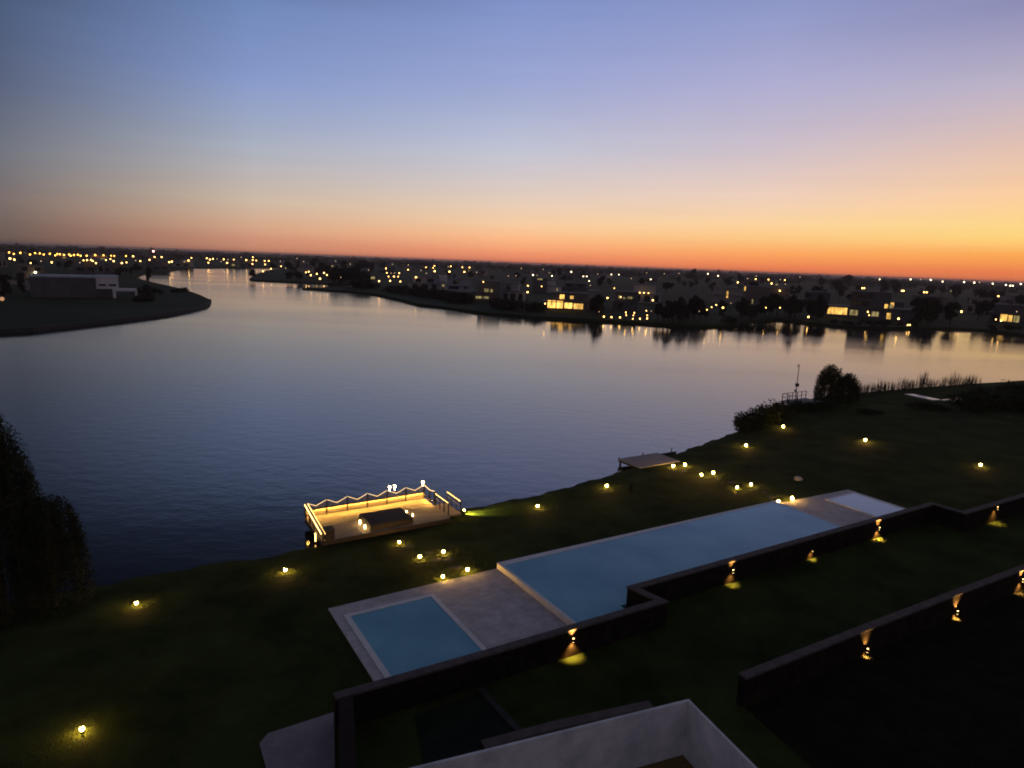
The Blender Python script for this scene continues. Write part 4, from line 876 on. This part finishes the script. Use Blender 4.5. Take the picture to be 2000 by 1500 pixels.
q.tube((0, 0, LZ - g.z - .1), (0, 0, -1.1), .35, .2, 6); q.cur = 1; q.ball((0, 0, 0), 1.35, 10, 6); o = q.build('beacon_mast', [METAL, RED]); o.location = g
tag(o, 'red beacon light on a thin mast above the treeline', 'beacon')
# blue-white waterside lamp glow on the lit house terrace, faint orange lamp at the far left bank
g = plan_lamp(3.8, 583.8, 2.5); q = MB(); q.tube((0, 0, -2.6), (0, 0, -.3), .06, .05, 5); q.cur = 1; q.ball((0, 0, 0), .5, 8, 5); o = q.build('garden_lamp', [METAL, glow('faint_lamp', (1, .5, .25), .5)]); o.location = g
tag(o, 'faint orange garden lamp at the left edge of the peninsula', 'garden light')
for x, y, lb in ((68.8, 531.9, 'white lamp on the brown house behind the peninsula, upper one'), (62.9, 536.6, 'white lamp on the brown house behind the peninsula, lower one')):
    hd = [h for h in HOUSES if h[0] == 38][0][4] - 1.2; d = ray(x, y); g = Vector((0, 0, EYE)) + d * (hd / math.hypot(d.x, d.y))
    q = MB(); q.box(-.1, .1, .3, 1.2, -.1, .1); q.cur = 1; q.ball((0, 0, 0), .5, 8, 5); o = q.build('house_lamp', [METAL, WHITE]); o.location = g; lamp_px.append((x, y, hd, 1)); tag(o, lb, 'house light', 'white lamps on the brown house')

# ------------------------------------------------------------------ far trees
lamp_px = [(x, y, d, s) for x, y, d, s in lamp_px] + [((w[0] + w[1]) / 2, w[3] - 10, w[4], 2) for w in HOUSES if 1055 < w[0] < 1065 or w[0] in (1612, 1938)]
LITW = [(1066, 1140, 574, 604), (1620, 1660, 602, 619), (1660, 1746, 590, 621), (1954, 1988, 613, 631), (944, 964, 562, 573), (928, 956, 577, 585), (84, 258, 538, 583)]
def clear(p, h, wid):
    k = FPX / depth(p); x, y = S((p[0], p[1], p[2] + h * .6)); rx = wid * .40 * k; ry = h * .42 * k; d0 = math.hypot(p[0], p[1])
    for lx, ly, ld, s in lamp_px:
        if ld > d0 - 1 and abs(lx - x) < rx + 3 and abs(ly - y) < ry + 3: return False
    for x0, x1, y0, y1 in LITW:
        if x + rx > x0 and x - rx < x1 and y + ry > y0 and y - ry < y1 and y + ry * 1.2 > y0 + 3: return False
    return True
def grove(xs, ys, n, hpx, label, group, far=True, kind='tree', seed=1, wf=(.75, 1.1)):
    rnd = random.Random(seed); got = 0
    for _ in range(n * 12):
        if got >= n: break
        x = rnd.uniform(*xs); t = (x - xs[0]) / (xs[1] - xs[0]); y = rnd.uniform(ys[0] + (ys[2] - ys[0]) * t, ys[1] + (ys[3] - ys[1]) * t) if len(ys) == 4 else rnd.uniform(*ys)
        p = G(x, y, LZ - .05)
        if not on_land(p.x, p.y): continue
        k = depth(p) / FPX; h = rnd.uniform(*hpx) * k; wid = h * rnd.uniform(*wf)
        if kind == 'shrub': wid = h * rnd.uniform(1.2, 2.2)
        if not clear(p, h, wid): continue
        if any(h_[0] - 2 < x < h_[1] + 2 and y < h_[3] and y > h_[2] - 4 and math.hypot(p.x, p.y) < h_[4] + 13 and math.hypot(p.x, p.y) > h_[4] - 4 for h_ in HOUSES): continue
        if kind == 'tree': tree(p, h, wid, label, group)
        else: shrub(p, h, wid, label, group, far)
        got += 1
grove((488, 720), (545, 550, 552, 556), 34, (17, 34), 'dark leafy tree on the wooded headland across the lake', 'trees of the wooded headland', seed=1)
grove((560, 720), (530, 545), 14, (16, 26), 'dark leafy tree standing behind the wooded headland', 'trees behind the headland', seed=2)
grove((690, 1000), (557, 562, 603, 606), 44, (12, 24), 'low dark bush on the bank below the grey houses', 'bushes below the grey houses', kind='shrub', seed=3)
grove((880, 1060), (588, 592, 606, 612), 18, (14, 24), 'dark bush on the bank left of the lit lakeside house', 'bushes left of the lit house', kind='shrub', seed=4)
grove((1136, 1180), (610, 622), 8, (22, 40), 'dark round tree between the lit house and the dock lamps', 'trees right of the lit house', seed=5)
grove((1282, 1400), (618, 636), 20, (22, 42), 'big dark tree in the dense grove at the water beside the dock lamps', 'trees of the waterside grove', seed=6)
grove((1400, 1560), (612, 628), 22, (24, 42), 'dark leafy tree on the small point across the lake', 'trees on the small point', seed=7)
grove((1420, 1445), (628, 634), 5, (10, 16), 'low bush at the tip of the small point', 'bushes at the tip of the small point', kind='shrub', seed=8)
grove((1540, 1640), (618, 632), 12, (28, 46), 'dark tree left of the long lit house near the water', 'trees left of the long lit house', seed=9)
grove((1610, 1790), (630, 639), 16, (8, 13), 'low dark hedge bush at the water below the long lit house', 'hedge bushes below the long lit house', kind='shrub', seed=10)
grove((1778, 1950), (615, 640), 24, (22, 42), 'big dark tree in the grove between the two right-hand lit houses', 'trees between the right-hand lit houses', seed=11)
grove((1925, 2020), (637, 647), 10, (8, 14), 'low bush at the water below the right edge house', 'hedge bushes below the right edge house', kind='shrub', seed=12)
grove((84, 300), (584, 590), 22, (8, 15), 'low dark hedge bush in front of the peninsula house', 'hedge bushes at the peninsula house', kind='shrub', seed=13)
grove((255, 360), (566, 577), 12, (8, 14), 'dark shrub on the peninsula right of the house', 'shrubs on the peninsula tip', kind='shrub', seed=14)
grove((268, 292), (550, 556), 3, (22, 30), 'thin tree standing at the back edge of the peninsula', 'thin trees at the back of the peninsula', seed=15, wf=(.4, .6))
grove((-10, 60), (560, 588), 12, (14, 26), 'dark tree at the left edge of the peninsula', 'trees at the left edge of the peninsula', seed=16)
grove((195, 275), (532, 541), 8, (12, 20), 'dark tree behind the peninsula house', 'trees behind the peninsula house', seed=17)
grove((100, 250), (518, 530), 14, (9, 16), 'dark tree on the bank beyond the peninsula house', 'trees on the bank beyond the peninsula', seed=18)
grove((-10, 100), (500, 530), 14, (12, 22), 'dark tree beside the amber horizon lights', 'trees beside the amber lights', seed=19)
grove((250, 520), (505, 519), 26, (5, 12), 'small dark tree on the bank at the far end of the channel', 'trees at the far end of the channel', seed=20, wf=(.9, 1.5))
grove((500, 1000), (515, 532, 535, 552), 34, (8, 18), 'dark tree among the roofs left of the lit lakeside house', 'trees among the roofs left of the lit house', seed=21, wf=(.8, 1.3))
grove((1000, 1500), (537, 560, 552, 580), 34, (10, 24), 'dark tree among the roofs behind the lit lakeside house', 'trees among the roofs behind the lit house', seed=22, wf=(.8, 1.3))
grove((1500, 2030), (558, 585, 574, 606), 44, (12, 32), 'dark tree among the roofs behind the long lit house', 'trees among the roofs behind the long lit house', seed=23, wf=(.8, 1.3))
# the far wood that closes the horizon, one mass
q = MB(); rnd = random.Random(77)
for k in range(1500):
    azm = rnd.uniform(-.78, .78); dist = rnd.uniform(1120, 1900) if k < 800 else rnd.uniform(1900, 5200); x = dist * math.sin(azm); y = dist * math.cos(azm)
    hh = rnd.uniform(7.0, 10.5) * (1.35 if azm < -.52 else 1.0); ww = rnd.uniform(7, 15)
    if k >= 800: hh = rnd.uniform(9, 14.5) if rnd.random() < .93 else rnd.uniform(15, 20); ww = rnd.uniform(14, 45) if hh < 15 else rnd.uniform(8, 16)
    for j in range(46):
        v = Vector((rnd.gauss(0, 1), rnd.gauss(0, 1), rnd.gauss(0, 1))).normalized() * rnd.uniform(.5, 1.05)
        q.leaf((x + v.x * ww, y + v.y * ww, LZ + max(.3, hh * .5 + v.z * hh * .5)), rnd.uniform(1.2, 2.3) * (1 if k < 800 else 2), rnd, .7)
tag(q.build('far_wood', FARLEAF), 'low dark line of distant woods closing the horizon', 'woods', kind='stuff')
# ------------------------------------------------------------------ evening haze
q = MB(); q.box(-9600, 9600, -700, 14600, -1.6, 24)
hm = bpy.data.materials.new('evening_haze'); hm.use_nodes = True; hm.node_tree.nodes.clear()
pv = N(hm.node_tree, 'ShaderNodeVolumePrincipled'); pv.inputs['Color'].default_value = (1, .86, .78, 1); pv.inputs['Density'].default_value = .00015; pv.inputs['Anisotropy'].default_value = .2
ho = N(hm.node_tree, 'ShaderNodeOutputMaterial'); hm.node_tree.links.new(pv.outputs[0], ho.inputs['Volume'])
tag(q.build('haze', hm), 'thin evening haze over the lake and far shore', 'haze', kind='stuff')
print('objects', len(bpy.data.objects), 'far houses', nfar, 'trees', ntree[0])
